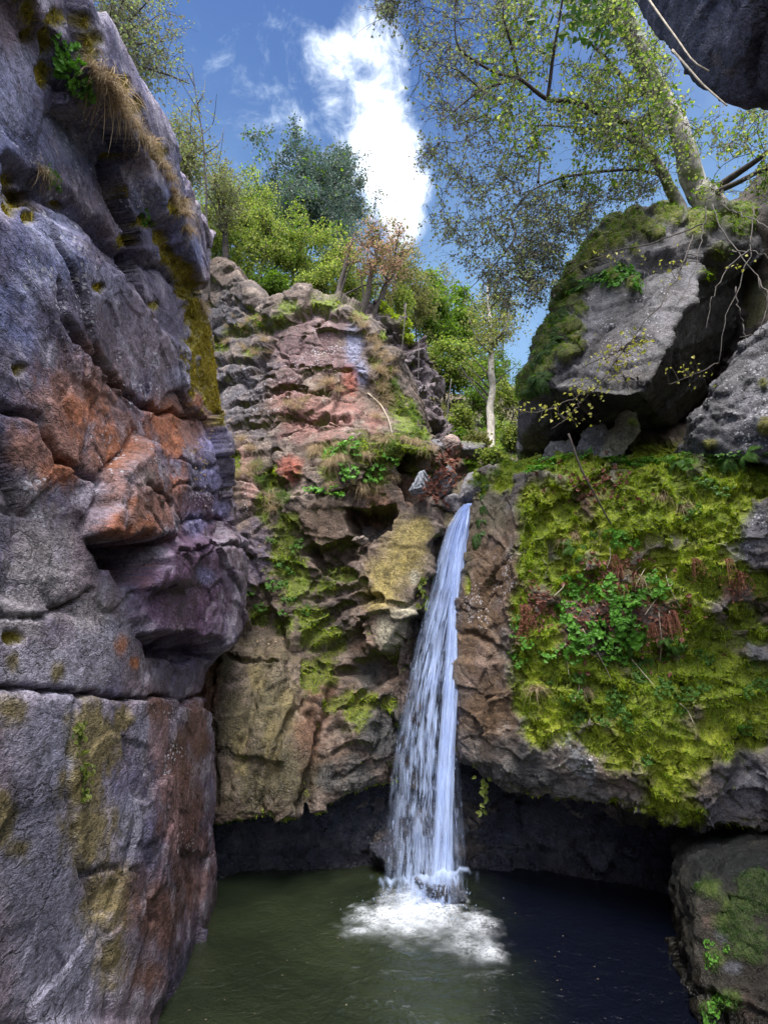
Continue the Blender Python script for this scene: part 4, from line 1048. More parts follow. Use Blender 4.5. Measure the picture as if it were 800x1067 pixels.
# ================================================================== WATER
def water_material():
    m, nt, out = new_mat('murky_pool_water')
    g = N(nt)
    tc = nt.nodes.new('ShaderNodeTexCoord'); v = tc.outputs['Object']
    bs = nt.nodes.new('ShaderNodeBsdfPrincipled')
    n = g.noise(0.5, 4, v)
    c = g.mixc(g.ramp(n, .3, .7), (0.009, 0.013, 0.007), (0.021, 0.027, 0.013))
    # silty green on the left; the shade over the right half is painted near-black
    sp = nt.nodes.new('ShaderNodeSeparateXYZ'); g.link(v, sp.inputs[0])
    sh = g.math('ADD', sp.outputs[0], g.math('MULTIPLY', g.math('SUBTRACT', g.noise(1.2, 4, v), .5), 1.4))
    sh = g.math('ADD', sh, g.math('MULTIPLY', sp.outputs[1], -.04))
    c = g.mixc(g.ramp(sh, .2, 1.5), c, (0.003, 0.004, 0.009))
    g.link(c, bs.inputs['Base Color'])
    bs.inputs['Roughness'].default_value = 0.04; bs.inputs['IOR'].default_value = 1.33
    b = nt.nodes.new('ShaderNodeBump'); b.inputs['Strength'].default_value = 0.85; b.inputs['Distance'].default_value = 0.05
    h = g.math('ADD', g.noise(5, 4, v, .6, .8), g.math('MULTIPLY', g.noise(19, 4, v, .6, .5), .45))
    fp = P(445, 950, water_t(950))
    ds = nt.nodes.new('ShaderNodeVectorMath'); ds.operation = 'DISTANCE'; g.link(v, ds.inputs[0]); ds.inputs[1].default_value = (fp[0], fp[1], 0)
    ring = g.math('SINE', g.math('ADD', g.math('MULTIPLY', ds.outputs['Value'], 26), g.math('MULTIPLY', g.noise(2.5, 3, v), 9)))
    h = g.math('ADD', h, g.math('MULTIPLY', ring, g.math('DIVIDE', .16, g.math('ADD', ds.outputs['Value'], .5))))
    g.link(h, b.inputs['Height']); g.link(b.outputs['Normal'], bs.inputs['Normal'])
    g.link(bs.outputs[0], out.inputs['Surface'])
    return m

def white_water(name, use_alpha=True, a=0.8, base=(0.60, 0.72, 1.0)):
    m, nt, out = new_mat(name)
    g = N(nt)
    bs = nt.nodes.new('ShaderNodeBsdfPrincipled')
    bs.inputs['Base Color'].default_value = (*base, 1); bs.inputs['Roughness'].default_value = 0.25
    tr = nt.nodes.new('ShaderNodeBsdfTranslucent'); tr.inputs['Color'].default_value = (*base, 1)
    mx = nt.nodes.new('ShaderNodeMixShader'); mx.inputs[0].default_value = 0.45
    g.link(bs.outputs[0], mx.inputs[1]); g.link(tr.outputs[0], mx.inputs[2])
    tp = nt.nodes.new('ShaderNodeBsdfTransparent')
    m2 = nt.nodes.new('ShaderNodeMixShader')
    if use_alpha:
        at = nt.nodes.new('ShaderNodeAttribute'); at.attribute_name = 'alpha'
        g.link(at.outputs['Fac'], m2.inputs[0])
    else: m2.inputs[0].default_value = a
    g.link(tp.outputs[0], m2.inputs[1]); g.link(mx.outputs[0], m2.inputs[2])
    g.link(m2.outputs[0], out.inputs['Surface'])
    return m

# pool surface with rings spreading from the fall
gx = np.linspace(-9, 9, 260); gy = np.linspace(-14, 10.4, 330)
X, Y = np.meshgrid(gx, gy)
fx, fy = P(448, 950, water_t(950))[:2]
r = np.hypot(X - fx, Y - fy)
p2 = np.stack([X, Y, X * 0], -1).reshape(-1, 3)
Zw = (0.02 * np.exp(-r / 1.3) * np.sin(r * 13 + 3 * fbm(p2 * 1.2, 2, 5).reshape(X.shape)) + 0.012 * fbm(p2 * 2.5, 3, 7).reshape(X.shape) * np.exp(-r / 3))
pts = np.stack([X, Y, Zw], -1).reshape(-1, 3)
idx = np.arange(X.size).reshape(X.shape)
faces = np.stack([idx[:-1, :-1].ravel(), idx[:-1, 1:].ravel(), idx[1:, 1:].ravel(), idx[1:, :-1].ravel()], 1)
water = link('pool_water', np_mesh('pool_water', pts, faces, water_material()))
tag(water, 'murky dark green pool at the foot of the waterfall', 'water', kind='structure')

# the waterfall
WF_ROWS = np.array([   # py, left px, right px, depth, core left, core right
    [524, 484, 497, 9.45, 485, 496], [532, 476, 495, 9.25, 480, 494], [548, 466, 493, 9.05, 474, 492], [575, 457, 490, 8.85, 468, 489], [610, 449, 487, 8.62, 466, 485],
    [660, 434, 482, 8.35, 465, 481], [720, 420, 479, 8.05, 461, 477], [780, 410, 478, 7.8, 456, 474], [840, 405, 481, 7.55, 453, 472],
    [900, 400, 485, 7.3, 449, 472], [938, 396, 487, 7.1, 444, 473]], float)
def wf(py, u, core=False, dt=0.0):
    L = np.interp(py, WF_ROWS[:, 0], WF_ROWS[:, 4 if core else 1]); R = np.interp(py, WF_ROWS[:, 0], WF_ROWS[:, 5 if core else 2])
    t = np.interp(py, WF_ROWS[:, 0], WF_ROWS[:, 3]) + dt
    px = L + (R - L) * u
    dx = (px - IMG_W / 2) / F; dy = -(py - IMG_H / 2) / F
    return CAM + np.stack([t * dx, t * (CP - dy * SP), t * (SP + dy * CP)], -1)
WF = empty('waterfall', tuple(np.round(wf(np.array(938.0), np.array(.5)), 3)))
WF.location.z = 0
tag(WF, 'narrow white waterfall dropping from the notch into the pool', 'waterfall')
def child(o, root):
    o.parent = root
    o.matrix_parent_inverse = Matrix.Translation(-Vector(root.location))
    return o
def wsheet(name, nu, nv, core, dt, bulge, alpha_fn, mat, amp, seed):
    py = np.linspace(526, 940, nv); u = np.linspace(0, 1, nu)
    U, PY = np.meshgrid(u, py)
    wob = fbm(np.stack([U * 3 + seed, PY / 90, U * 0], -1).reshape(-1, 3), 3, seed).reshape(U.shape) * 0.05
    q = wf(PY, U + wob * (PY - 526) / 150 * .5, core, dt)
    st = fbm(np.stack([U * 22, PY / 55, U * 0 + seed], -1).reshape(-1, 3), 4, seed + 3).reshape(U.shape)
    q[..., 1] -= bulge * np.sqrt(np.clip(1 - (2 * U - 1) ** 2, 0, 1)) + amp * st
    al = alpha_fn(U, PY, st)
    idx = np.arange(nu * nv).reshape(nv, nu)
    faces = np.stack([idx[:-1, :-1].ravel(), idx[1:, :-1].ravel(), idx[1:, 1:].ravel(), idx[:-1, 1:].ravel()], 1)
    me = np_mesh(name, q.reshape(-1, 3), faces, mat)
    set_attr(me, 'alpha', np.clip(al, 0, 1).ravel(), 'FLOAT')
    return child(link(name, me), WF)
WM = white_water('white_falling_water')
def core_alpha(U, PY, st):
    edge = np.clip(np.minimum(U, 1 - U) / 0.25, 0, 1)
    s2 = fbm(np.stack([U * 9, PY / 28, U * 0 + 4], -1).reshape(-1, 3), 3, 60).reshape(U.shape)
    fade = np.interp(PY, [526, 560, 800, 880, 940], [.95, .92, .72, .5, .4])
    return edge ** .6 * (fade + .12 + .45 * st + .3 * s2)
def veil_alpha(U, PY, st):
    edge = np.clip(np.minimum(U, 1 - U) / np.interp(PY, [526, 600, 800], [.12, .25, .42]), 0, 1)
    s2 = fbm(np.stack([U * 34, PY / 30, U * 0 + st[0, 0] * 9], -1).reshape(-1, 3), 5, 80, .6).reshape(U.shape)
    s4 = fbm(np.stack([U * 60, PY / 9, U * 0 + 3], -1).reshape(-1, 3), 3, 84).reshape(U.shape)
    s3 = fbm(np.stack([U * 6, PY / 130, U * 0 + 2 + st[0, 0] * 5], -1).reshape(-1, 3), 2, 81).reshape(U.shape)
    s5 = fbm(np.stack([U * 15, PY / 24, U * 0 + 6 + st[0, 0] * 7], -1).reshape(-1, 3), 3, 87).reshape(U.shape) * sstep(.75, .35, U) * sstep(545, 600, PY)
    w = np.interp(PY, [526, 560, 620, 800, 940], [.95, .72, .28, .08, .06]) + 1.1 * s5
    return edge * np.clip(w + .95 * s2 + .50 * s3 + .25 * st + .40 * s4, 0.02, .60)
wsheet('main_stream', 60, 420, True, 0.0, 0.10, core_alpha, WM, 0.05, 1)
wsheet('main_stream', 40, 420, True, 0.12, 0.08, core_alpha, WM, 0.06, 5)
wsheet('water_veil', 150, 520, False, 0.12, 0.05, veil_alpha, WM, 0.08, 2)
wsheet('water_veil', 150, 520, False, 0.30, 0.05, veil_alpha, WM, 0.08, 8)
wsheet('water_veil', 150, 520, False, -0.06, 0.05, veil_alpha, WM, 0.10, 14)
# torn streaks and drops
rr = np.random.default_rng(5)
mb = MB()
for k in range(420):
    py = rr.uniform(545, 930) ** 1.0
    u = np.clip(rr.beta(1.3, 1.5), -.02, 1.02)
    q0 = wf(np.array(py), np.array(u), False, rr.uniform(-.25, .25)); q1 = wf(np.array(py + 6), np.array(u), False, 0)
    d = wf(np.array(py + 4.0), np.array(u)) - wf(np.array(py - 4.0), np.array(u)); d /= np.linalg.norm(d)
    L = rr.uniform(.02, .10) * (1 if rr.random() < .8 else 1.8); r_ = rr.uniform(.002, .0065)
    pts = np.stack([q0 + d * L * s for s in (0, .3, .7, 1)])
    mb.tube(pts, np.array([.3, 1, .9, .25]) * r_, 4)
tag(child(mb.build('falling_drops', white_water('streaks_of_drops', False, .4)), WF), kind='stuff')
# water folding over the stones at the foot, and the white splash
mb = MB()
base = P(440, 952, water_t(952)); 
def foam_patch(px0, py0, rx, ry, h, seed, n=90, thr=.35, dens=1.0, name='splash', rough=1.0):
    c = P(px0, py0, water_t(py0))
    s = water_t(py0) / F
    ax = rx * s
    ay = abs(P(px0, py0 - ry, water_t(py0 - ry))[1] - c[1])
    a = np.linspace(-1.15, 1.15, n); A, B = np.meshgrid(a, a)
    r = np.hypot(A, B)
    q = np.stack([c[0] + A * ax, c[1] + B * ay, A * 0], -1)
    nz = fbm(q.reshape(-1, 3) * 7, 5, seed).reshape(A.shape); n2 = fbm(q.reshape(-1, 3) * 28, 3, seed + 3).reshape(A.shape)
    q[..., 2] = 0.012 + h * np.clip(1 - r, 0, 1) * (.8 + .4 * nz) + .008 * np.abs(n2) * rough
    n4 = fbm(q.reshape(-1, 3) * 42, 2, seed + 11).reshape(A.shape)
    n3 = fbm(q.reshape(-1, 3) * 12, 3, seed + 9).reshape(A.shape)
    al = np.clip((thr + .25 - (r - .50 - .5 * nz)) / .9, 0, 1) ** 1.6 * np.clip(1.0 + .9 * n4 + .6 * n3, 0, 1.3) * dens
    al = np.where(r > 1.1, 0, al)
    idx = np.arange(n * n).reshape(n, n)
    faces = np.stack([idx[:-1, :-1].ravel(), idx[:-1, 1:].ravel(), idx[1:, 1:].ravel(), idx[1:, :-1].ravel()], 1)
    me = np_mesh(name, q.reshape(-1, 3), faces, FM)
    set_attr(me, 'alpha', np.clip(al, 0, 1).ravel(), 'FLOAT')
    return child(link(name, me), WF)
FM = white_water('white_foam', base=(.86, .90, .97))
foam_patch(414, 955, 54, 19, .06, 41, 150, .42, 1.0, 'splash')
foam_patch(440, 934, 46, 16, .06, 45, 120, .40, .9, 'splash')
foam_patch(450, 945, 38, 20, .10, 43, 130, .44, .95, 'splash')
foam_patch(496, 966, 28, 20, .03, 47, 90, .28, .75, 'foam')
foam_patch(512, 995, 20, 14, .02, 49, 80, .22, .7, 'foam')
foam_patch(372, 972, 26, 8, .02, 51, 80, .2, .55, 'foam')
foam_patch(430, 962, 86, 30, .01, 61, 120, .10, .40, 'foam')
foam_patch(490, 985, 52, 26, .01, 63, 120, .05, .45, 'foam')
# spray thrown up round the foot
mb = MB()
for k in range(420):
    a = rr.uniform(0, 2 * math.pi); rad = abs(rr.normal(0, .30))
    c0 = P(440, 948, water_t(948)) + np.array([math.cos(a) * rad * 1.2, math.sin(a) * rad * .7, abs(rr.normal(0, .16)) * max(.1, 1 - rad * .6) + .02])
    mb.blob(c0, rr.uniform(.002, .006), squash=(1, 1, rr.uniform(1, 2.2)), n=5, m=4)
tag(child(mb.build('spray', white_water('spray_drops', False, .7)), WF), kind='stuff')
# the fold of water running off the stones
for (line, h) in (([(384,908),(400,912),(420,914),(440,912),(460,906),(480,904),(500,903)], 10), ([(428,938),(440,922),(452,912),(462,916),(470,930)], 12), ([(455,950),(466,918),(478,910),(484,930)], 8)):
    n = 40; xs = np.interp(np.linspace(0, 1, n), np.linspace(0, 1, len(line)), [p[0] for p in line]); yy = np.interp(np.linspace(0, 1, n), np.linspace(0, 1, len(line)), [p[1] for p in line])
    m_ = 14; rows = []
    for j in range(m_):
        f = j / (m_ - 1)
        rows.append([P(x, y + h * 1.6 * f + 2.2 * math.sin(i * .9) + 1.5 * math.sin(i * 2.3), 7.02 - .05 * math.sin(f * 2) + .02 * math.sin(i * 1.7)) for i, (x, y) in enumerate(zip(xs, yy))])
    q = np.array(rows); U, Vv = np.meshgrid(np.linspace(0, 1, n), np.linspace(0, 1, m_))
    st = fbm(np.stack([U * 14, Vv * 1.2, U * 0], -1).reshape(-1, 3), 3, int(h)).reshape(U.shape)
    al = .75 * np.clip(.75 - Vv * 1.0 + 1.3 * st, 0, .9) * sstep(0, .22, Vv + .12 * st) * np.clip(np.minimum(U, 1 - U) * 8, 0, 1)
    idx = np.arange(n * m_).reshape(m_, n)
    faces = np.stack([idx[:-1, :-1].ravel(), idx[1:, :-1].ravel(), idx[1:, 1:].ravel(), idx[:-1, 1:].ravel()], 1)
    me = np_mesh('splash_fold', q.reshape(-1, 3), faces, WM); set_attr(me, 'alpha', al.ravel(), 'FLOAT')
    child(link('splash_fold', me), WF)

# bits of leaf and scum floating on the pool
mb = MB(); c = []
for k in range(60):
    x, y = rr.uniform(-2.2, 2.2), rr.uniform(4.8, 8.2); c.append([x, y, .012])
c = np.array(c); d = rr.normal(size=(len(c), 3)); d[:, 2] = 0; L = rr.uniform(.01, .028, len(c))
mb.leaves(c, d, np.tile([0, 0, 1.0], (len(c), 1)) + rr.normal(size=(len(c), 3)) * .08, L, L * .6, .05, .05)
o = mb.build('floating_leaves', MAT['scrap'], None, False); tag(o, 'tiny leaf scraps floating on the dark pool', 'leaves', kind='stuff')
# ================================================================== PLANTS
bpy.context.view_layer.update()
DG = bpy.context.evaluated_depsgraph_get()
SKIP = {'waterfall', 'main_stream', 'water_veil', 'falling_drops', 'splash', 'foam', 'spray', 'splash_fold'}
def hit(px, py):
    """the rock point that lies in the direction of (px, py), its normal and distance"""
    o = Vector(CAM); d = Vector(P(px, py, 1.0) - CAM).normalized()
    for _ in range(6):
        ok, loc, nrm, _i, ob, _m = scene.ray_cast(DG, o, d)
        if not ok: return None
        if ob.name.split('.')[0] in SKIP: o = loc + d * .01; continue
        if nrm.dot(d) > 0: nrm = -nrm
        return np.array(loc), np.array(nrm), ob.name
    return None
pr = np.random.default_rng(21)

def moss_mat(rock, key, n, mat, Lr, Wr, down=0.6, seed=1, sel=None):
    """the nap of the moss: short strands rooted all over the mossy parts of one rock"""
    V, nn, ms = HITS[key]
    k = min(len(nn), len(ms)); V, nn, ms = V[:k], nn[:k], ms[:k]
    r = np.random.default_rng(seed)
    w = np.clip(ms - .35, 0, 1)
    if sel is not None: w = w * sel(V)
    if w.sum() < 1e-6: return
    pick = r.choice(len(V), n, p=w / w.sum())
    c = V[pick] + r.normal(size=(n, 3)) * .012
    d = nn[pick] * .8 + r.normal(size=(n, 3)) * .45 + np.array([0, 0, -down])
    d /= np.linalg.norm(d, axis=1, keepdims=True)
    side = np.cross(d, r.normal(size=(n, 3))); side /= np.linalg.norm(side, axis=1, keepdims=True)
    mb = MB()
    mb.blades(c, d, side, r.uniform(*Lr, n), r.uniform(*Wr, n), np.tile([0, 0, -down], (n, 1)) + r.normal(size=(n, 3)) * .2)
    return mb.build('moss', mat, rock)
moss_mat(RIGHT, 'mossy', 120000, MAT['moss'], (.02, .055), (.004, .010), .5, 3)
moss_mat(RIGHT, 'mossy', 36000, MAT['moss_green'], (.02, .05), (.005, .012), .3, 4)
moss_mat(CRAG, 'crag', 26000, MAT['moss'], (.03, .08), (.006, .014), .3, 5)
moss_mat(CRAG, 'crag', 16000, MAT['moss_green'], (.03, .07), (.006, .016), .2, 6)
moss_mat(LEFT, 'cliff_wall', 45000, MAT['moss_gold'], (.03, .08), (.005, .013), .5, 7)
moss_mat(rear, 'rear', 6000, MAT['moss'], (.04, .10), (.01, .02), .3, 8)
moss_mat(BOULDER, 'boulder', 24000, MAT['moss_green'], (.02, .07), (.005, .012), .5, 9)
moss_mat(PILLAR, 'pillar', 9000, MAT['ivy'], (.01, .03), (.003, .006), .2, 10)
moss_mat(hill, 'hill', 16000, MAT['moss_green'], (.05, .14), (.012, .03), .0, 11)

def frame(loc, nrm, up=.5, spin=None, scale=1.0):
    z = Vector(nrm) * (1 - up) + Vector((0, 0, 1)) * up
    z.normalize()
    x = Vector((1, 0, 0)) - z * z.x; x.normalize(); y = z.cross(x)
    a = pr.uniform(0, 6.28) if spin is None else spin
    x2 = x * math.cos(a) + y * math.sin(a); y2 = z.cross(x2)
    m = Matrix((x2, y2, z)).transposed().to_4x4()
    return Matrix.Translation(Vector(loc)) @ m @ Matrix.Scale(scale, 4)

def proto_herb(seed, mat, n=16, spread=.13, L=.055):
    r = np.random.default_rng(seed)
    root = empty('leafy_herb')
    st = MB(); c, d, nr, Ls = [], [], [], []
    for k in range(n):
        a = r.uniform(0, 6.28); rad = spread * math.sqrt(r.uniform(.02, 1)); h = r.uniform(.02, .09) + .04 * (1 - rad / spread)
        tip = np.array([math.cos(a) * rad, math.sin(a) * rad, h])
        st.tube(np.stack([[0, 0, 0], tip * [.4, .4, .7], tip]), [.0022, .0018, .0012], 4)
        for j in range(3):
            b = a + (j - 1) * 1.5 + r.normal() * .25
            c.append(tip); d.append([math.cos(b), math.sin(b), r.uniform(-.35, .15)]); nr.append([r.normal() * .25, r.normal() * .25, 1]); Ls.append(L * r.uniform(.6, 1.15))
    Ls = np.array(Ls)
    st.build('stem', MAT['fern'], root)
    m2 = MB(); m2.leaves(c, d, nr, Ls, Ls * .85, .12, .2); m2.build('leaves', mat, root, False)
    return root

def proto_fern(seed, mat, n=9, L=.30, hang=.5):
    r = np.random.default_rng(seed)
    root = empty('fern')
    for k in range(n):
        a = 6.28 * k / n + r.normal() * .3; ll = L * r.uniform(.7, 1.1)
        s = np.linspace(0, 1, 14)
        rad = ll * s * (1 - .15 * s); z = ll * (.55 * s - (.55 + hang * r.uniform(.6, 1.2)) * s ** 2)
        sp = np.stack([np.cos(a) * rad, np.sin(a) * rad, z], 1)
        m2 = MB(); m2.tube(sp, np.linspace(.003, .001, 14), 4)
        tg = np.gradient(sp, axis=0); tg /= np.linalg.norm(tg, axis=1, keepdims=True)
        side = np.cross(tg, [0, 0, 1.0]); side /= np.linalg.norm(side, axis=1, keepdims=True) + 1e-9
        for sg in (-1, 1):
            ii = np.arange(1, 14)
            w_ = ll * .26 * np.sin(np.pi * (s[ii] * .85 + .12))
            m2.leaves(sp[ii], side[ii] * sg + tg[ii] * .45 + np.array([0, 0, -.15]), np.cross(side[ii], tg[ii]), w_, w_ * .42, .05, .15)
        m2.build('frond', mat, root, False)
    return root

def proto_grass(seed, mat, name, n=90, L=.28, droop=1.0, spread=.05, W=.005):
    r = np.random.default_rng(seed)
    c = r.normal(size=(n, 3)) * spread; c[:, 2] = 0
    d = r.normal(size=(n, 3)) * .55 + np.array([0, 0, .9]); d /= np.linalg.norm(d, axis=1, keepdims=True)
    side = np.cross(d, r.normal(size=(n, 3))); side /= np.linalg.norm(side, axis=1, keepdims=True)
    h = d.copy(); h[:, 2] = 0
    m2 = MB()
    # three-part blades that arch over
    Lb = r.uniform(.5, 1.1, n)[:, None] * L
    p = [c]
    cur = c; dd = d.copy()
    for k in range(4):
        cur = cur + dd * Lb / 4; p.append(cur)
        dd = dd + np.array([0, 0, -.42 * droop]) + h * .12; dd /= np.linalg.norm(dd, axis=1, keepdims=True)
    Wd = W * np.array([1, 1, .85, .6, .15])
    v = []
    for k in range(5): v += [p[k] - side * Wd[k] / 2, p[k] + side * Wd[k] / 2]
    v = np.stack(v, 1).reshape(-1, 3)
    kk = np.arange(n)[:, None] * 10
    f = np.concatenate([kk + np.array([[2 * j, 2 * j + 1, 2 * j + 3, 2 * j + 2]]) for j in range(4)])
    m2.add(v, f)
    return m2.build(name, mat)

def proto_bracken(seed, n=20, L=.42):
    r = np.random.default_rng(seed)
    root = empty('dead_fern')
    m2 = MB(); lf = MB(); C, D, NR, LL = [], [], [], []
    for k in range(n):
        a = r.uniform(0, 6.28); s = np.linspace(0, 1, 7); ll = L * r.uniform(.5, 1.1)
        out = r.uniform(.08, .6)
        sp = np.stack([np.cos(a) * s * ll * out + r.normal() * .02, np.sin(a) * s * ll * out + r.normal() * .02, .08 * np.sin(s * 3) - ll * s ** 1.4], 1)
        m2.tube(sp, np.linspace(.003, .0015, 7), 4)
        for j in range(2, 7):
            for sg in (-1, 1):
                C.append(sp[j]); D.append([r.normal() * .6, r.normal() * .6, -.8]); NR.append(r.normal(size=3)); LL.append(r.uniform(.02, .05))
    m2.build('stem', MAT['rust_stem'], root)
    lf.leaves(C, D, NR, np.array(LL), np.array(LL) * .3, .1, .3); lf.build('withered_fronds', MAT['rust_stem'], root, False)
    return root

def settle(proto, spots, label, cat, group, up=.5, scale=(.8, 1.25), used=set(), jitter=0, sink=.01, only=None):
    """place a plant of one kind at each spot of rock; the first use takes the original"""
    out = []
    for s in spots:
        h = hit(s[0] + pr.normal() * jitter, s[1] + pr.normal() * jitter)
        if h is None: continue
        loc, nrm, ob = h
        if ob in ('pool_water', 'ground') or (only and ob not in only): continue
        o = proto if proto.name not in used else copy_tree(proto)
        used.add(proto.name)
        sc = pr.uniform(*scale) * (s[2] if len(s) > 2 else 1)
        o.matrix_world = frame(loc - nrm * sink, nrm, up, None, sc)
        tag(o, label, cat, group)
        out.append(o)
    return out
def area(n, x0, y0, x1, y1): return [(pr.uniform(x0, x1), pr.uniform(y0, y1)) for _ in range(n)]
def along(n, line, j=4):
    line = np.array(line, float); s = np.linspace(0, len(line) - 1, n)
    return [(np.interp(k, range(len(line)), line[:, 0]) + pr.normal() * j, np.interp(k, range(len(line)), line[:, 1]) + pr.normal() * j) for k in s]

herbA, herbB = proto_herb(1, MAT['herb'], 18, .15, .06), proto_herb(2, MAT['herb'], 14, .12, .05)
herbC = proto_herb(3, MAT['fern'], 14, .11, .04)
lab = 'leafy green herb on the upper moss of the right cliff above the dead leaves'; gr = 'leafy herbs on the upper moss'
settle(herbB, area(7, 570, 495, 690, 570) + area(5, 690, 540, 770, 640), lab, 'herb', gr, .35, (.6, .9)) if False else None
lab = 'bright green leafy herb growing among dead leaves in the middle of the mossy cliff face'; gr = 'leafy herbs in the middle of the mossy cliff'
settle(herbA, area(12, 590, 610, 660, 680), lab, 'herb', gr, .35)
settle(herbB, area(8, 600, 640, 660, 690) + area(5, 560, 640, 600, 690) + area(4, 650, 600, 690, 640) + [(598,605),(594,618),(640,560),(650,565)], lab, 'herb', gr, .35)
lab = 'small yellow-green herb scattered over the lower moss of the right cliff'; gr = 'small herbs on the lower moss'
settle(herbC, area(16, 560, 690, 720, 760) + area(10, 690, 670, 740, 730) + area(5, 620, 700, 680, 800) + area(4, 760, 680, 795, 760), lab, 'herb', gr, .3, (.6, 1.0))
lab = 'green herb at the left corner of the mossy cliff beside the fall'; gr = 'herbs at the corner of the mossy cliff'
settle(herbB, [(540,650),(538,664),(545,642),(536,680),(548,672),(541,690)], lab, 'herb', gr, .3, (.6, .85))
lab = 'leafy herb growing along the top ledge of the mossy cliff under the huge boulder'; gr = 'herbs on the top ledge of the mossy cliff'
settle(herbA, along(9, [(555,490),(580,482),(620,484),(660,486),(700,484)], 5), lab, 'herb', gr, .6, (.7, 1.1))
settle(herbC, along(8, [(700,482),(740,482),(790,478)], 5) + area(5, 700, 500, 780, 540), lab, 'herb', gr, .6, (.8, 1.3))
lab = 'dark green leafy herb on the grassy ledge of the middle crag'; gr = 'leafy herbs on the ledge of the middle crag'
settle(herbB, area(8, 345, 465, 380, 500) + area(6, 385, 470, 430, 505) + [(322,515),(332,512),(342,516),(350,520)], lab, 'herb', gr, .5, (1.0, 1.5))
lab = 'small bright herb in the mossy cleft between the left wall and the middle crag'; gr = 'small herbs in the mossy cleft'
settle(herbC, area(10, 270, 540, 325, 640) + area(4, 225, 600, 270, 630), lab, 'herb', gr, .4, (.8, 1.4), only=('cliff.001',))
lab = 'bright green herb on the brown rock at the bottom right corner'; gr = 'herbs on the corner rock'
settle(herbA, [(748,1038),(744,1052),(756,1044),(740,1062)], lab, 'herb', gr, .4, (.30, .42))
settle(herbB, [(738,985),(742,1000),(758,990),(738,1008)], lab, 'herb', gr, .4, (.28, .4))
lab = 'leafy green bush hanging on the upper left rock wall below the dry grass'; gr = 'leafy herbs high on the left wall'
settle(herbA, [(62,62),(70,72),(78,84),(70,58),(84,92),(58,52),(75,66)], lab, 'herb', gr, .3, (.55, .75))
settle(herbC, [(90,104),(88,98),(150,226),(156,232),(48,180),(52,188)], 'tiny bright herb on the upper left rock wall', 'herb', 'tiny herbs on the left wall', .3, (.5, .8))
lab = 'leafy herb on the mossy shoulder of the huge boulder'; gr = 'herbs on the huge boulder'
settle(herbA, [(614,296),(624,290),(634,292),(644,296),(656,286),(648,284),(600,305),(660,298)], lab, 'herb', gr, .4, (.8, 1.1))

fernA, fernB = proto_fern(4, MAT['fern'], 9, .30), proto_fern(5, MAT['ivy'], 8, .26, .8)
settle(fernB, along(14, [(562,395),(556,402),(566,372),(574,350),(582,330),(592,312),(604,290)], 4), 'drooping dark fern on the mossy left edge of the huge boulder', 'fern', 'ferns on the left edge of the huge boulder', .3, (.7, 1.1))
settle(fernA, [(690,478),(706,480),(664,482),(758,478),(775,474)], 'spreading bright green fern on the top ledge of the mossy cliff', 'fern', 'ferns on the top ledge', .5, (.8, 1.1))
settle(fernB, along(6, [(505,500),(510,520),(500,545),(497,560)], 4), 'hanging fern on the shady corner of the mossy cliff beside the lip', 'fern', 'ferns beside the lip of the fall', .4, (.7, 1.0))
settle(fernA, area(7, 655, 650, 720, 700) + area(4, 570, 560, 620, 600), 'small green fern on the moss of the right cliff', 'fern', 'small ferns on the right cliff', .3, (.45, .7))

g1 = proto_grass(6, MAT['straw'], 'dry_grass_tuft', 110, .30, 1.1)
g2 = proto_grass(7, MAT['greengrass'], 'green_grass_tuft', 80, .24, .8)
g3 = proto_grass(8, MAT['straw'], 'hanging_grass_tuft', 170, .36, 2.2, .04)
settle(g3, along(20, [(92,66),(108,92),(124,112),(140,132),(152,150),(166,174),(178,198),(190,222),(198,246)], 3), 'dry tan grass tuft hanging along the top edge of the left wall', 'grass tuft', 'dry grass along the top of the left wall', .85, (.5, .8), sink=-.02)
settle(g3, [(104,88),(114,100)], 'thick tan grass tuft spilling down the upper left wall beside the leafy bush', 'grass tuft', 'spilling grass beside the leafy bush', .85, (1.2, 1.4), sink=-.02)
settle(g3, [(42,178)], 'tan hanging grass tuft alone on the dark part of the upper left wall', 'grass tuft', None, .85, (.6, .6), sink=-.02)
settle(g3, [(208,318),(212,324)], 'thick dry grass tuft on the mossy right edge of the left wall', 'grass tuft', 'dry grass on the right edge of the left wall', .85, (.7, .8), sink=-.02)
settle(g1, along(16, [(390,350),(396,362),(402,380),(404,395),(398,410),(392,432)], 4) + [(380,340),(372,334)], 'dry grass tuft on the right shoulder of the middle crag', 'grass tuft', 'dry grass on the shoulder of the crag', .5, (.8, 1.2), only=('cliff.001',))
settle(g3, area(9, 325, 455, 360, 490) + along(9, [(352,462),(380,470),(402,462),(420,458),(440,470)], 5) + [(372,505),(376,512),(345,505),(408,500),(392,508),(330,470)], 'dry tan grass tuft hanging from the grassy ledge of the middle crag', 'grass tuft', 'dry grass on the crag ledge', .85, (.7, 1.1), sink=-.02)
settle(g2, area(10, 350, 455, 440, 480) + along(8, [(410,400),(420,420),(432,440),(440,452)], 4), 'green grass tuft on the grassy ledge of the middle crag', 'grass tuft', 'green grass on the crag ledge', .5, (.8, 1.2))
settle(g1, area(10, 238, 455, 268, 500) + [(282,520),(286,530),(300,440),(310,425)], 'dry grass tuft in the gully beside the left wall', 'grass tuft', 'dry grass in the gully', .5, (.7, 1.1), only=('cliff.001',))
settle(g2, along(10, [(262,482),(275,496),(288,515),(293,532)], 5), 'green grass tuft in the gully beside the left wall', 'grass tuft', 'green grass in the gully', .5, (.8, 1.2), only=('cliff.001',))
settle(g1, area(12, 235, 330, 290, 370) + area(6, 300, 395, 360, 425), 'dry grass tuft on the stepped ledges at the top of the crag', 'grass tuft', 'dry grass on the upper ledges', .6, (.7, 1.1), only=('cliff.001',))
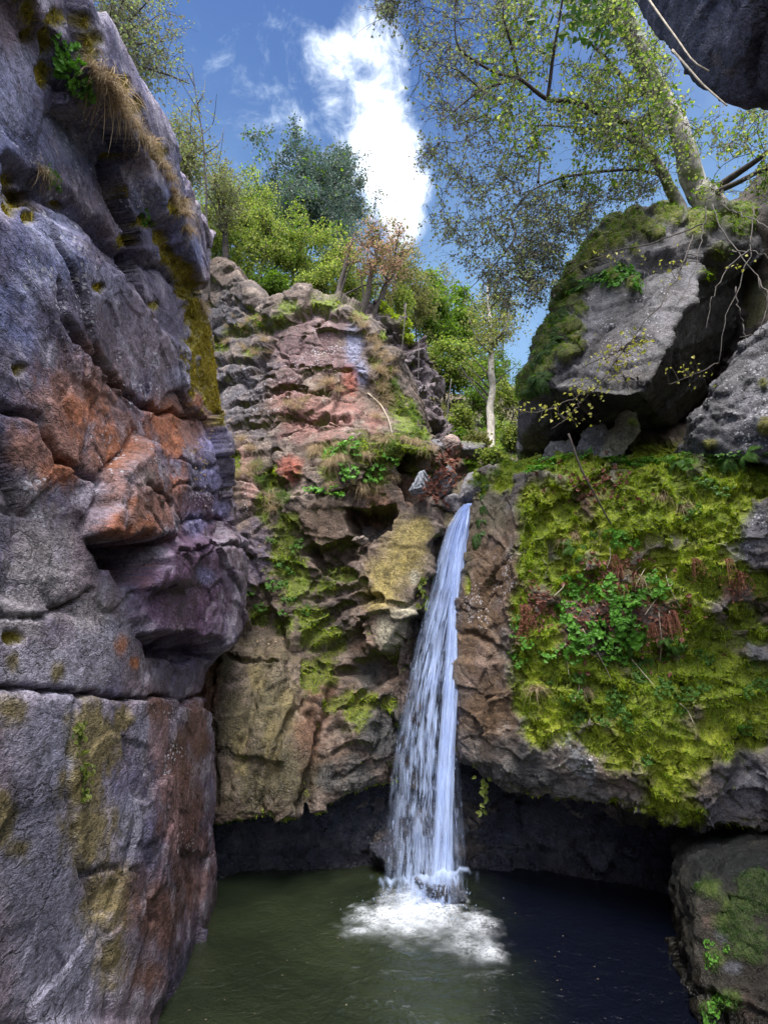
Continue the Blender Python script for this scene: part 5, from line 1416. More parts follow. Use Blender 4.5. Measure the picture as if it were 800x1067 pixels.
settle(g2, along(7, [(492,505),(510,492),(530,486),(548,482)], 4), 'thin green grass tuft above the lip of the fall', 'grass tuft', 'green grass above the lip', .6, (.8, 1.2))
settle(g3, [(600,560),(586,566),(690,520),(715,530),(650,600),(672,606),(560,720),(610,720)], 'pale dry grass tuft hanging down the moss of the right cliff', 'grass tuft', 'dry grass on the right cliff', .85, (.6, .9), sink=-.02)

br = proto_bracken(9)
settle(br, [(640,578,.8),(646,590,.7),(652,606,.7),(636,600,.6)], 'red-brown dead fern clump hanging in the centre of the mossy cliff', 'dead fern', 'dead ferns in the centre of the mossy cliff', 1.0, (.7, .9), sink=-.05)
settle(br, [(546,632),(550,640,.9),(543,650,.8)], 'dark red dead fern clump at the left corner of the mossy cliff', 'dead fern', 'dead ferns at the left corner', 1.0, (.7, .8), sink=-.05)
settle(br, [(690,640,.9),(702,636,.9),(680,650,.7)], 'brown dead fern clump right of the leafy herbs on the mossy cliff', 'dead fern', 'dead ferns right of the herbs', 1.0, (.7, .9), sink=-.05)
settle(br, [(726,585,.7),(758,585,.85),(768,598,.8)], 'rust-red dead fern clump hanging on the right part of the mossy cliff', 'dead fern', 'dead ferns on the right part', 1.0, (.8, 1.0), sink=-.05)

# leaf litter lodged on the face and by the stream
def litter(n, boxes, L, name, label, mat):
    c, d, nr = [], [], []
    for _ in range(n):
        b = boxes[pr.integers(len(boxes))]
        h = hit(pr.normal(b[0], b[2]), pr.normal(b[1], b[3]))
        if h is None or h[2] in ('pool_water', 'ground'): continue
        c.append(h[0] + h[1] * pr.uniform(.005, .03)); q = pr.normal(size=3); d.append(q - h[1] * (q @ h[1]) + h[1] * .3); nr.append(h[1] + pr.normal(size=3) * .5)
    m2 = MB(); ls = pr.uniform(*L, len(c)); m2.leaves(c, d, nr, ls, ls * .7, .2, .4)
    o = m2.build(name, mat, None, False); tag(o, label, 'leaves', kind='stuff'); return o
litter(650, [(640,640,26,26),(690,650,18,22),(600,650,14,22),(640,600,16,14),(560,630,8,12)], (.03, .075), 'fallen_leaves', 'brown and pinkish dead leaves lodged among the herbs on the mossy cliff', MAT['dead_leaf'])
litter(120, [(620,505,22,14)], (.04, .08), 'fallen_leaves', 'brown dead leaves under the top ledge of the mossy cliff', MAT['dead_leaf'])
litter(260, [(466,494,9,8),(452,512,6,6),(470,478,8,5)], (.05, .10), 'fallen_leaves', 'red dead leaves heaped between the stones above the waterfall', MAT['dead_leaf'])
litter(90, [(210,470,6,40),(285,610,8,30)], (.03, .05), 'fallen_leaves', 'few tan dead leaves stuck in the cleft beside the left wall', MAT['straw'])

# stalks, sticks and hanging stems
def stick(pix, r, label, mat, name='dry_stalk', lift=.05, t=None, cat='stick', group=None):
    pts = []
    for i, p in enumerate(pix):
        h = hit(p[0], p[1])
        if len(p) > 2: pts.append(P(*p))
        elif h is not None: pts.append(h[0] + h[1] * lift)
    pts = np.array(pts)
    if len(pts) < 2: return
    pts = catmull(pts, 14, 0)
    m2 = MB(); m2.tube(pts, np.linspace(r, r * .6, 14), 5)
    o = m2.build(name, mat); tag(o, label, cat, group); return o
for a, b in (((605,655),(640,712)), ((625,650),(678,715)), ((651,608),(664,588)), ((655,618),(668,592)), ((664,596),(666,612)), ((575,620),(590,600)), ((622,640),(616,618)), ((632,590),(634,570)), ((590,670),(592,700)), ((683,640),(690,690)), ((695,635),(698,665)), ((668,640),(700,610)), ((602,730),(598,700)), ((705,735),(720,755)), ((690,600),(706,630))):
    stick([a, ((a[0] + b[0]) / 2 + 2, (a[1] + b[1]) / 2 - 1), b], .006, 'thin pale dry stalk lying across the face of the mossy cliff', MAT['straw_stick'], group='dry stalks on the mossy cliff')
stick([(592,452,7.3),(606,490,7.15),(622,520,7.1),(636,546,7.05)], .016, 'dark bare stick leaning from under the huge boulder down onto the moss', MAT['bark'], 'stick')
stick([(387,408),(396,424),(404,438),(411,452)], .013, 'pale crooked stick leaning on the grassy right side of the middle crag', MAT['straw_stick'], 'stick', .12)
stick([(423,316,12.6),(420,350,12.3),(417,380,12.2),(414,408,12.0)], .012, 'long pale stem hanging straight down the left of the dark layered crag', MAT['twig'], 'hanging_vine', cat='vine')
stick([(436,352,12.6),(436,380,12.3),(435,410,12.1),(434,428,12.0)], .010, 'short pale stem hanging down the right of the dark layered crag', MAT['twig'], 'hanging_vine', cat='vine')
stick([(470,395,12.5),(465,440,11.8),(463,470,11.3)], .010, 'thin grey stem hanging at the right edge of the dark layered crag', MAT['twig'], 'hanging_vine', cat='vine')
stick([(666,-14,4.4),(690,20,4.15),(706,42,4.0),(722,64,3.85),(738,74,3.8)], .009, 'pale dead twig along the underside of the overhanging rock, the upper one', MAT['straw_stick'], 'dead_twig', cat='twig')
stick([(700,52,4.1),(716,70,3.95),(732,88,3.85),(757,110,3.7)], .009, 'pale dead twig at the lower edge of the overhanging rock', MAT['straw_stick'], 'dead_twig', cat='twig')
h = hit(83, 775)
for (x, y, n_, lab) in ((82, 752, 26, 'bright green hanging plant on the lower left slab, the upper one of two'), (89, 792, 22, 'bright green hanging plant on the lower left slab, the lower one of two'), (439,600,16,'thin yellow-green plant hanging in front of the tan slab'), (503,808,14,'small yellow-green plant hanging under the lip of the right cliff')):
    h = hit(x, y)
    if h is None: continue
    loc, nrm, _ = h
    sc = np.linalg.norm(loc - CAM) / F
    m2 = MB(); m2.tube(np.stack([loc, loc + nrm * .02 + [0, 0, -14 * sc], loc + nrm * .015 + [0, 0, -32 * sc]]), [.003, .003, .002], 4)
    k = n_ * 2; f_ = pr.uniform(0, 1, k)
    c = loc + nrm * .02 + np.stack([pr.normal(size=k) * 2.5 * sc, pr.normal(size=k) * 2.5 * sc, -32 * sc * f_], 1)
    root = empty('hanging_plant', loc); tag(root, lab, 'plant')
    child(m2.build('stem', MAT['greengrass']), root)
    lf = MB(); d = pr.normal(size=(k, 3)) * .7 + [0, 0, -.6] + nrm * .4; ls = pr.uniform(4, 7, k) * sc
    lf.leaves(c, d, np.tile(nrm, (k, 1)) + pr.normal(size=(k, 3)) * .4, ls, ls * .6, .15, .3); child(lf.build('leaves', MAT['leaf_bright'], None, False), root)
# ================================================================== TREES
tr = np.random.default_rng(77)
def grow(mains, targets, seed, twig=(.012, .004), seglen=None, wob=.10, fine=0, fine_len=.2):
    """branches: every target of the crown is joined by a curved twig to the nearest wood already grown"""
    r = np.random.default_rng(seed)
    nodes = np.concatenate([catmull(np.asarray(m[0], float), max(6, len(m[0]) * 5), 0) for m in mains])
    d0 = np.array([np.min(np.linalg.norm(nodes - t, axis=1)) for t in targets])
    order = np.argsort(d0)
    store = np.zeros((len(nodes) + len(targets) * 4, 3)); store[:len(nodes)] = nodes; n = len(nodes)
    twigs = []
    for i in order:
        t = targets[i]
        dd = np.linalg.norm(store[:n] - t, axis=1) + r.uniform(0, .15, n) * 0
        k = int(np.argmin(dd)); a = store[k]
        L = dd[k]
        if L < 1e-3: continue
        off = r.normal(size=3) * L * wob + np.array([0, 0, L * wob * .6])
        s = np.linspace(0, 1, 5)[:, None]
        pts = a + (t - a) * s + off * (4 * s * (1 - s)) + r.normal(size=(5, 3)) * L * .025 * s
        w0 = twig[1] + (twig[0] - twig[1]) * min(1, L / 1.5)
        twigs.append((pts, np.linspace(w0, twig[1] * .7, 5)))
        store[n:n + 4] = pts[1:]; n += 4
    if fine:
        extra = []
        for pts, rad in list(twigs):
            for _ in range(fine):
                f = r.uniform(.25, 1); i = min(3, int(f * 4)); p0 = pts[i] + (pts[i + 1] - pts[i]) * (f * 4 - i)
                e = p0 + r.normal(size=3) * fine_len * np.array([1, 1, .8]) + np.array([0, 0, -fine_len * .35])
                m = (p0 + e) / 2 + np.array([0, 0, fine_len * .25])
                extra.append((np.stack([p0, p0 * .5 + m * .5, m, m * .5 + e * .5 + [0, 0, .01], e]), np.linspace(twig[1] * .6, twig[1] * .35, 5)))
        twigs = twigs + extra
    return twigs

def leafset(twigs, count, size, seed, spread=.08, aspect=.7, down=.3, start=.3):
    r = np.random.default_rng(seed)
    P0 = np.array([t[0] for t in twigs])
    k = r.integers(len(P0), size=count); f = r.uniform(start, 1, count) * 4
    i = np.clip(f.astype(int), 0, 3); fr = (f - i)[:, None]
    c = P0[k, i] * (1 - fr) + P0[k, i + 1] * fr + r.normal(size=(count, 3)) * spread
    d = r.normal(size=(count, 3)) + np.array([0, 0, -down]); nr = r.normal(size=(count, 3)) * .8 + np.array([0, 0, .8])
    L = r.uniform(size[0], size[1], count)
    return c, d, nr, L, L * aspect

def build_tree(name, label, cat, mains, targets, leafspecs, bark, seed, twig=(.012, .004), group=None, wob=.10, trunk_n=9, fine=0, fine_len=.2):
    base = mains[0][0][0]
    root = empty(name, tuple(base)); tag(root, label, cat, group)
    for i, (pts, rad) in enumerate(mains):
        q = catmull(np.asarray(pts, float), max(8, len(pts) * 7), 0)
        rr_ = np.interp(np.linspace(0, 1, len(q)), np.linspace(0, 1, len(rad)), rad)
        q = q + np.stack([vnoise(q * 2.3 + 3, seed + a) for a in (1, 2, 3)], 1) * rr_[:, None] * .7
        m2 = MB(); m2.tube(q, rr_ * (1 + .10 * vnoise(q * 5, seed + 9)), trunk_n)
        child(m2.build('trunk' if i == 0 else 'branch', bark[0] if i < bark[2] else bark[1]), root)
    twigs = grow(mains, targets, seed, twig, wob=wob, fine=fine, fine_len=fine_len)
    m2 = MB()
    for p_, r_ in twigs: m2.tube(p_, r_, 4)
    mats = [bark[1]]
    for j, (count, size, mat, spread, aspect, sel) in enumerate(leafspecs):
        tw = [t for t in twigs if sel is None or sel(t[0][-1])]
        if not tw: continue
        c, d, nr, L, W = leafset(tw, count, size, seed + 50 + j, spread, aspect)
        m2.cur = len(mats); mats.append(mat)
        m2.leaves(c, d, nr, L, W, .2, .2)
    child(m2.build('crown', mats, None, False), root)
    return root

def ell_targets(px, py, t, rx, ry, n, seed, depth=1.0, clump=0):
    r = np.random.default_rng(seed)
    c = P(px, py, t); s = t / F
    v = r.normal(size=(n, 3)); v /= np.linalg.norm(v, axis=1, keepdims=True)
    v *= (r.uniform(0, 1, n) ** (1 / 2.3))[:, None]
    # an open crown: filled towards its rim, with gaps where the noise is low, and stray sprays beyond the outline
    keep = fbm(v * 2.6 + seed * 1.7, 3, seed + 1) > -.16
    v = np.where(keep[:, None], v, v * r.uniform(.3, .8, (n, 1)))
    v = v * (1 + .34 * fbm(v * 1.9 + seed, 3, seed) + np.clip(r.normal(0, .10, n), -.1, .35))[:, None]
    q = c + v * np.array([rx * s, rx * s * depth, ry * s])
    return q

def simple_tree(px, py, t, rx, ry, base, label, seed, mat, leaves, size, bark=None, stems=1, n=110, name='tree', cat='tree', group=None, lean=0, aspect=.75, second=None, rad=None, spread=.07, depth=.9):
    s = t / F
    b = P(base[0], base[1], t); b[2] -= .8
    c = P(px, py, t)
    r = np.random.default_rng(seed)
    R0 = rad if rad else max(.05, ry * s * .035)
    mains = []
    for k in range(stems):
        top = c + np.array([(k - (stems - 1) / 2) * rx * s * .8, r.normal() * .2, ry * s * (.75 if k == 0 else .5)])
        bb = b + np.array([(k - (stems - 1) / 2) * R0 * 3, 0, 0])
        mid = bb * .5 + top * .5 + np.array([r.normal() * rx * s * .15, r.normal() * .2, 0])
        mains.append(([bb, bb * .75 + mid * .25 + r.normal(size=3) * .05, mid, top], [R0, R0 * .8, R0 * .55, R0 * .15]))
    for k in range(7):   # limbs
        f = r.uniform(.35, .85); a = r.uniform(0, 6.28); st = mains[k % stems][0]
        p0 = np.array([np.interp(f, [0, .25, .5, 1], [q[j] for q in st]) for j in range(3)])
        e = c + np.array([math.cos(a) * rx * s * .75, math.sin(a) * rx * s * .6, r.uniform(-.5, .7) * ry * s])
        mains.append(([p0, p0 * .5 + e * .5 + [0, 0, .12 * ry * s], e], [R0 * .35, R0 * .22, R0 * .08]))
    tg = ell_targets(px, py, t, rx, ry, n, seed, depth)
    specs = [(leaves, size, mat, spread, aspect, None)]
    if second: specs.append((second[0], second[1], second[2], spread * 1.2, aspect, None))
    return build_tree(name, label, cat, mains, tg, specs, bark or (MAT['bark'], MAT['bark'], 1), seed, (.02, .007), group, fine=4, fine_len=.02 * ry * s * 6)

BG = (MAT['bark_grey'], MAT['bark'], 1)
simple_tree(318, 210, 19, 60, 80, (322, 330), 'tall blue-green tree rising darkest above the middle crag', 201, MAT['leaf_dark'], 20900, (0.050, 0.101), n=150, second=(900, (.08, .14), MAT['leaf_mid']), spread=.10)
simple_tree(352, 200, 22, 40, 58, (350, 330), 'grey-leaved tree just right of the dark blue-green tree', 202, MAT['leaf_dark'], 9500, (0.050, 0.094), n=110, spread=.10, second=(700, (.08, .14), MAT['bud']))
simple_tree(248, 236, 17, 52, 70, (250, 320), 'bright yellow-green tree above the left end of the crag', 203, MAT['leaf_bright'], 12350, (0.043, 0.079), n=140, spread=.08)
simple_tree(302, 266, 16, 56, 50, (300, 330), 'low bright green tree in front of the dark blue-green tree', 204, MAT['leaf_bright'], 12350, (0.036, 0.072), n=140, spread=.08, second=(1200, (.06, .11), MAT['leaf_mid']))
simple_tree(352, 280, 15.5, 30, 34, (350, 330), 'small yellow-green tree behind the crooked reddish tree', 205, MAT['leaf_bright'], 3800, (0.043, 0.079), n=80, spread=.08)
simple_tree(276, 250, 15.2, 22, 45, (262, 305), 'slender pale-stemmed tree leaning right above the crag', 206, MAT['leaf_bright'], 1710, (0.043, 0.079), BG, n=60, rad=.10, spread=.08)
simple_tree(396, 266, 14, 34, 44, (366, 326), 'crooked tree with reddish young leaves and several dark stems on top of the crag', 207, MAT['leaf_pink'], 3800, (0.029, 0.050), n=130, stems=3, rad=.10, spread=.06, second=(800, (.05, .09), MAT['leaf_tan']))
simple_tree(420, 282, 17, 26, 42, (415, 330), 'thin olive-leaved tree right of the crooked reddish tree', 208, MAT['leaf_tan'], 2470, (0.043, 0.072), n=80, spread=.08)
simple_tree(421, 314, 14.2, 7, 16, (421, 335), 'small narrow yellow-green fir on top of the layered crag', 209, MAT['leaf_bright'], 2660, (0.036, 0.065), n=50, name='fir', spread=.08)
simple_tree(452, 335, 19, 24, 50, (455, 410), 'left of the two tall mid-green trees behind the layered crag', 210, MAT['leaf_mid'], 6080, (0.065, 0.122), n=110, spread=.10, second=(700, (.08, .14), MAT['leaf_bright']))
simple_tree(483, 338, 20, 24, 46, (484, 410), 'right of the two tall mid-green trees behind the layered crag', 211, MAT['leaf_mid'], 5320, (0.065, 0.122), n=110, spread=.10)
simple_tree(470, 385, 16, 34, 30, (470, 430), 'bushy bright green tree below the two mid-green trees', 212, MAT['leaf_bright'], 5700, (0.043, 0.086), n=100, spread=.08, second=(1200, (.06, .11), MAT['leaf_mid']))
for k, (x, y, t, rx, ry, mt, lab) in enumerate([(450, 430, 13.6, 16, 14, 'leaf_tan', 'brownish low shrub against the right edge of the layered crag'), (478, 440, 13, 18, 16, 'leaf_bright', 'bright green shrub in the middle of the wooded slope'), (500, 418, 14.5, 18, 20, 'leaf_mid', 'green shrub left of the birch trunk'),
        (530, 415, 14, 20, 24, 'leaf_bright', 'yellow-green shrub right of the birch trunk'), (535, 455, 11.6, 16, 14, 'leaf_bright', 'low yellow-green shrub next to the left tip of the huge boulder'), (496, 462, 11.8, 14, 12, 'leaf_tan', 'small olive shrub at the foot of the birch'), (516, 478, 10.8, 14, 9, 'leaf_bright', 'lowest bright shrub on the slope above the lip of the fall'),
        (480, 458, 12, 12, 9, 'leaf_mid', 'small dark green shrub above the stream stones'), (520, 390, 18, 26, 22, 'leaf_mid', 'distant green bush behind the birch')]):
    simple_tree(x, y, t, rx, ry, (x, y + ry * .9), lab, 230 + k, MAT[mt], 1900, (.035, .075), n=70, name='shrub', cat='shrub', rad=.02, stems=3, spread=.06)
for k, (x, y, t, rx, ry, mt, n_, lab) in enumerate([(216, 285, 16.5, 18, 24, 'leaf_bright', 1600, 'bright bush at the left end of the crag top, beside the left wall'), (244, 292, 16.8, 22, 20, 'leaf_bright', 1700, 'yellow-green bush behind the left steps of the crag top'),
        (282, 300, 15, 26, 18, 'leaf_mid', 1900, 'green bush in the dip of the crag top'), (332, 298, 14.5, 26, 17, 'leaf_bright', 1900, 'yellow-green bush behind the mossy cap of the crag'), (366, 306, 15.5, 20, 18, 'leaf_bright', 1200, 'bright bush behind the stems of the reddish tree'),
        (410, 312, 16.5, 20, 22, 'leaf_tan', 900, 'olive bush behind the top of the layered crag'), (440, 385, 15.5, 14, 40, 'leaf_tan', 1100, 'olive tree-like bush rising along the right edge of the layered crag'), (455, 300, 21, 26, 26, 'leaf_tan', 900, 'sparse pale bush high up behind the two mid-green trees'),
        (505, 385, 17, 24, 22, 'leaf_mid', 1500, 'green bush behind the middle of the birch trunk'), (214, 240, 16.2, 26, 62, 'leaf_bright', 3000, 'tall airy yellow-green tree right against the end of the left wall'), (262, 232, 22, 36, 58, 'leaf_bright', 4200, 'tall pale yellow-green tree at the left behind the dark blue-green tree'), (356, 245, 23.5, 36, 52, 'leaf_tan', 3200, 'pale olive tree behind the right half of the dark blue-green tree'), (432, 312, 18, 24, 48, 'leaf_tan', 2200, 'airy pale tree filling the gap right of the reddish tree'), (515, 330, 18, 26, 50, 'leaf_tan', 1500, 'thin pale-leaved tree behind the birch'), (278, 225, 21, 34, 40, 'leaf_mid', 2600, 'mid-green tree filling the gap left of the dark blue-green tree'), (225, 250, 18, 24, 44, 'leaf_tan', 1800, 'olive thin tree between the left wall and the yellow-green tree'), (382, 300, 17, 22, 26, 'leaf_bright', 1400, 'yellow-green bush filling in behind the reddish tree')]):
    simple_tree(x, y, t, rx, ry, (x, y + ry * .9), lab, 260 + k, MAT[mt], int(n_ * 1.8), (.035, .075), n=90, name='shrub' if ry < 30 else 'tree', cat='shrub' if ry < 30 else 'tree', rad=.03, stems=2, spread=.07)
# birch
s = 13 / F
m = [([P(513, 482, 12.4), P(513, 440, 12.8), P(512, 390, 13.0), P(510, 340, 13.2), P(507, 296, 13.4)], [.10, .09, .075, .05, .02])]
rb = np.random.default_rng(5)
for k in range(12):
    y0 = rb.uniform(310, 430); sg = rb.choice([-1, 1]); m.append(([P(511, y0, 13), P(511 + sg * 14, y0 - 16, 13 + rb.normal() * .3), P(511 + sg * rb.uniform(22, 36), y0 - rb.uniform(24, 50), 13 + rb.normal() * .6)], [.025, .015, .006]))
build_tree('birch', 'slim pale birch trunk standing on the slope right of the layered crag', 'tree', m, ell_targets(512, 345, 13, 34, 56, 90, 31), [(900, (.04, .08), MAT['leaf_tan'], .14, .7, None), (400, (.04, .07), MAT['leaf_bright'], .14, .7, None)], (MAT['bark_birch'], MAT['twig'], 1), 31, (.012, .005))
# bare sapling in front of the sky, left
m = [([P(218, 312, 9.6), P(217, 260, 9.6), P(215, 205, 9.6), P(212, 150, 9.6), P(206, 110, 9.6), P(200, 66, 9.6)], [.022, .02, .018, .014, .010, .004])]
for (a, b, c) in (((212,150),(200,132),(180,105)), ((211,140),(222,128),(226,98)), ((216,172),(228,168),(233,138)), ((214,160),(228,150),(234,132)), ((209,118),(200,104),(188,84)), ((206,108),(212,98),(214,84)), ((215,196),(204,188),(196,172)), ((203,90),(196,76),(190,68))):
    m.append(([P(*a, 9.6), P(*b, 9.6 + tr.normal() * .1), P(*c, 9.6 + tr.normal() * .25)], [.008, .006, .003]))
build_tree('sapling', 'thin bare dark sapling standing against the sky behind the left wall', 'tree', m, ell_targets(204, 130, 9.6, 18, 60, 26, 35), [(150, (.03, .05), MAT['bud'], .06, .7, None)], (MAT['bark'], MAT['bark'], 1), 35, (.005, .0025), trunk_n=6)
# trees over the top of the left wall
def bud_tree(px, py, t, rx, ry, base, label, seed, cnt, mat2=None, n=160, size=(.035, .065)):
    b = P(*base, t); c = P(px, py, t); s = t / F
    r = np.random.default_rng(seed)
    mains = [([b, b * .6 + c * .4 + r.normal(size=3) * .2, c + np.array([0, 0, ry * s * .6])], [.11, .08, .02])]
    for k in range(8):
        e = c + np.array([r.normal() * rx * s * .5, r.normal() * rx * s * .4, r.uniform(-.6, .8) * ry * s]); p0 = b * .35 + c * .65
        mains.append(([p0, p0 * .5 + e * .5 + [0, 0, .2], e], [.04, .025, .008]))
    specs = [(cnt, size, MAT['bud'], .03, .7, None)]
    if mat2: specs.append((cnt // 2, size, mat2, .12, .7, None))
    build_tree('tree', label, 'tree', mains, ell_targets(px, py, t, rx, ry, n, seed), specs, (MAT['bark'], MAT['bark'], 1), seed, (.010, .004), fine=3, fine_len=.2)
bud_tree(130, 30, 10.5, 66, 84, (60, 150), 'fine-twigged tree with tiny dark leaves above the top of the left wall', 41, 6500, None, 420)
bud_tree(190, 170, 13, 26, 66, (196, 320), 'thin tree with tiny dark leaves left of the bare sapling', 42, 4500, MAT['leaf_tan'], 120)
bud_tree(232, 205, 15, 26, 40, (232, 310), 'sparse grey-twigged tree behind the bare sapling', 43, 3000, MAT['leaf_tan'], 90)
bud_tree(192, 225, 14, 18, 34, (200, 320), 'small yellowish tree just behind the end of the left wall', 45, 300, MAT['leaf_bright'], 60)

# the large tree on the huge boulder, its limbs reaching over the gorge
T = 8.9
m = [([P(742, 232, T), P(730, 200, T), P(712, 150, T - .1), P(692, 105, T - .2), P(668, 60, T - .4), P(645, 10, T - .6), P(622, -50, T - .9), P(600, -120, T - 1.2)], [.24, .18, .155, .145, .135, .12, .105, .09]),
     ([P(708, 232, T), P(704, 208, T), P(690, 180, T - .2), P(672, 155, T - .4), P(655, 130, T - .6)], [.13, .09, .075, .062, .05]),
     ([P(655, 130, T - .6), P(625, 118, T - .9), P(600, 107, T - 1.1), P(570, 102, T - 1.2), P(540, 82, T - 1.4), P(520, 77, T - 1.5), P(480, 53, T - 1.8), P(474, 20, T - 1.9), P(476, -10, T - 2)], [.046, .04, .036, .032, .026, .02, .015, .01, .006]),
     ([P(690, 182, T - .2), P(658, 177, T - .5), P(615, 180, T - .8), P(575, 189, T - 1), P(552, 200, T - 1.2), P(530, 226, T - 1.4), P(508, 252, T - 1.5)], [.026, .023, .02, .017, .013, .009, .005]),
     ([P(570, 102, T - 1.2), P(576, 60, T - 1.4), P(584, 10, T - 1.7), P(590, -30, T - 1.9)], [.026, .022, .016, .01]),
     ([P(540, 80, T - 1.4), P(533, 50, T - 1.5), P(524, 16, T - 1.7), P(526, -14, T - 1.8)], [.022, .018, .014, .008]),
     ([P(540, 82, T - 1.4), P(505, 92, T - 1.6), P(480, 110, T - 1.7), P(458, 128, T - 1.9)], [.02, .017, .012, .006]),
     ([P(672, 155, T - .4), P(640, 140, T - .2), P(600, 132, T), P(552, 131, T + .1)], [.03, .024, .018, .008]),
     ([P(692, 105, T - .2), P(660, 92, T), P(640, 70, T + .1), P(610, 40, T + .2)], [.05, .04, .03, .012]),
     ([P(735, 205, T), P(770, 180, T - .4), P(810, 150, T - .9), P(850, 120, T - 1.3)], [.06, .05, .035, .02]),
     ([P(738, 208, T), P(760, 195, T - .6), P(800, 175, T - 1.2), P(840, 165, T - 1.6)], [.05, .04, .03, .02]),
     ([P(560, 190, T - 1.1), P(562, 165, T - 1), P(560, 150, T - .9)], [.016, .012, .006]),
     ([P(530, 226, T - 1.4), P(536, 246, T - 1.5), P(520, 270, T - 1.6), P(490, 300, T - 1.7)], [.016, .012, .009, .004]),
     ([P(500, 92, T - 1.6), P(478, 74, T - 1.7), P(460, 68, T - 1.8)], [.012, .01, .005])]
rt = np.random.default_rng(91)
def region_targets(n, poly, t0, t1, seed, dens=None):
    r = np.random.default_rng(seed); out = []
    poly = np.array(poly, float); lo, hi = poly.min(0), poly.max(0)
    while len(out) < n:
        x, y = r.uniform(lo, hi)
        if poly_sd(np.array([x]), np.array([y]), poly)[0] < 0: continue
        if fbm(np.array([[x / 45, y / 45, seed]]), 2, seed)[0] < -.42: continue
        out.append(P(x, y, r.uniform(t0, t1)))
    return np.array(out)
tg = np.concatenate([region_targets(1300, [(432,-60),(420,0),(428,60),(425,120),(432,170),(455,200),(440,225),(470,270),(500,300),(530,330),(560,320),(580,290),(605,255),(640,215),(690,200),(690,-60)], T - 2.2, T + .3, 92),
                     region_targets(170, [(380,-60),(375,0),(400,20),(440,20),(440,-60)], T - 2.4, T - 1.2, 93),
                     region_targets(150, [(700,200),(720,120),(790,112),(860,112),(860,215),(800,210)], T - 1.6, T + .3, 94),
                     region_targets(70, [(540,330),(500,290),(560,260),(600,250),(575,310)], T - 1.2, T + 0.3, 95),
                     region_targets(300, [(545,200),(600,186),(690,184),(695,206),(640,214),(608,250),(582,288),(560,305),(535,280)], T - 1.3, T + .2, 96),
                     region_targets(140, [(600,20),(700,60),(720,150),(680,180),(620,170),(590,110)], T - 1.4, T + .3, 97)])
def green_sel(q):
    px, py, t = proj(q[None]); x, y = px[0], py[0]
    return ((x - 615) / 120) ** 2 + ((y - 85) / 115) ** 2 < 1 or (x > 690 and y < 215)
def dark_sel(q):
    px, py, t = proj(q[None]); x, y = px[0], py[0]
    return (x - 612) ** 2 + (y - 25) ** 2 < 34 ** 2
BIG = build_tree('tree', 'large tree with two mossy grey trunks on the huge boulder, reaching over the gorge', 'tree', m, tg,
    [(23000, (.026, .048), MAT['bud'], .025, .8, None), (2200, (.04, .068), MAT['leaf_mid'], .035, .75, green_sel), (5200, (.032, .062), MAT['leaf_bright'], .035, .75, green_sel), (260, (.08, .15), MAT['ivy'], .10, .8, dark_sel)],
    (MAT['bark_grey'], MAT['bark'], 2), 90, (.010, .004), wob=.16, fine=4, fine_len=.15)
# bare roots and twigs trailing down the boulder
def trail(pix, r, name, mat):
    pts = catmull(np.array([P(*p) for p in pix]), 18, 0); pts += rt.normal(size=pts.shape) * .012
    m2 = MB(); m2.tube(pts, np.linspace(r, r * .45, 18), 5); return child(m2.build(name, mat), BIG)
for pix in ([(742,212,8.4),(752,240,7.9),(768,262,7.4),(790,290,6.9),(800,318,6.7)], [(750,214,8.4),(775,225,7.6),(800,236,7.0),(830,250,6.6)], [(784,216,7.6),(782,250,7.2),(770,300,6.9),(756,330,6.8),(748,378,6.7)],
            [(782,260,7.1),(762,276,6.9),(742,310,6.8),(736,345,6.7)], [(765,300,6.9),(772,335,6.8),(778,362,6.7)], [(790,290,6.9),(798,310,6.7),(792,345,6.6),(770,352,6.6)], 
            [(735,215,8.2),(730,250,7.6),(722,285,7.2),(706,318,6.8)], [(760,262,7.4),(785,262,7.0),(806,272,6.8)]):
    trail(pix, .010, 'root', MAT['twig'])
# low branch with new yellow leaves across the boulder's face
bp = [[(735,232,8.0),(690,250,7.2),(640,262,6.9),(610,275,6.9),(590,288,7.0)], [(722,245,7.7),(712,275,7.0),(690,312,6.6),(655,358,6.4),(622,402,6.4),(604,420,6.5)], [(655,358,6.4),(632,372,6.3),(605,380,6.3)], [(622,402,6.4),(590,420,6.4),(555,430,6.6),(525,424,6.9)],
      [(604,420,6.5),(585,440,6.5),(572,448,6.6)], [(748,378,6.7),(720,392,6.5),(695,400,6.5)]]
for pix in bp: trail(pix, .011, 'hanging_branch', MAT['bark'])
c = []
for (x0, y0, sx, sy, n_, t) in ((645,372,22,22,75,6.35),(615,405,18,12,45,6.35),(590,432,26,10,40,6.45),(715,388,20,10,24,6.5),(665,355,16,14,30,6.4),(640,268,34,8,26,6.9),(700,280,16,14,14,7.0),(560,428,22,8,20,6.6),(770,275,20,14,8,6.9)):
    for _ in range(n_): c.append(P(rt.normal(x0, sx * .6), rt.normal(y0, sy * .6), t + rt.normal() * .08))
# each leaf on its own short stalk towards the nearest branch
wood = np.concatenate([catmull(np.array([P(*p) for p in pix]), 30, 0) for pix in bp])
m2 = MB(); c = np.array(c)
for q in c:
    k = np.argmin(np.linalg.norm(wood - q, axis=1)); m2.tube(np.stack([wood[k], (wood[k] + q) / 2 + [0, 0, .02], q]), [.003, .002, .0015], 3)
m2.cur = 1; L = rt.uniform(.03, .06, len(c)); m2.leaves(c, rt.normal(size=(len(c), 3)) + [0, 0, -.4], rt.normal(size=(len(c), 3)) + [0, -.7, .5], L, L * .7, .2, .2)
child(m2.build('new_leaves', [MAT['bark'], MAT['yellow']], None, False), BIG)
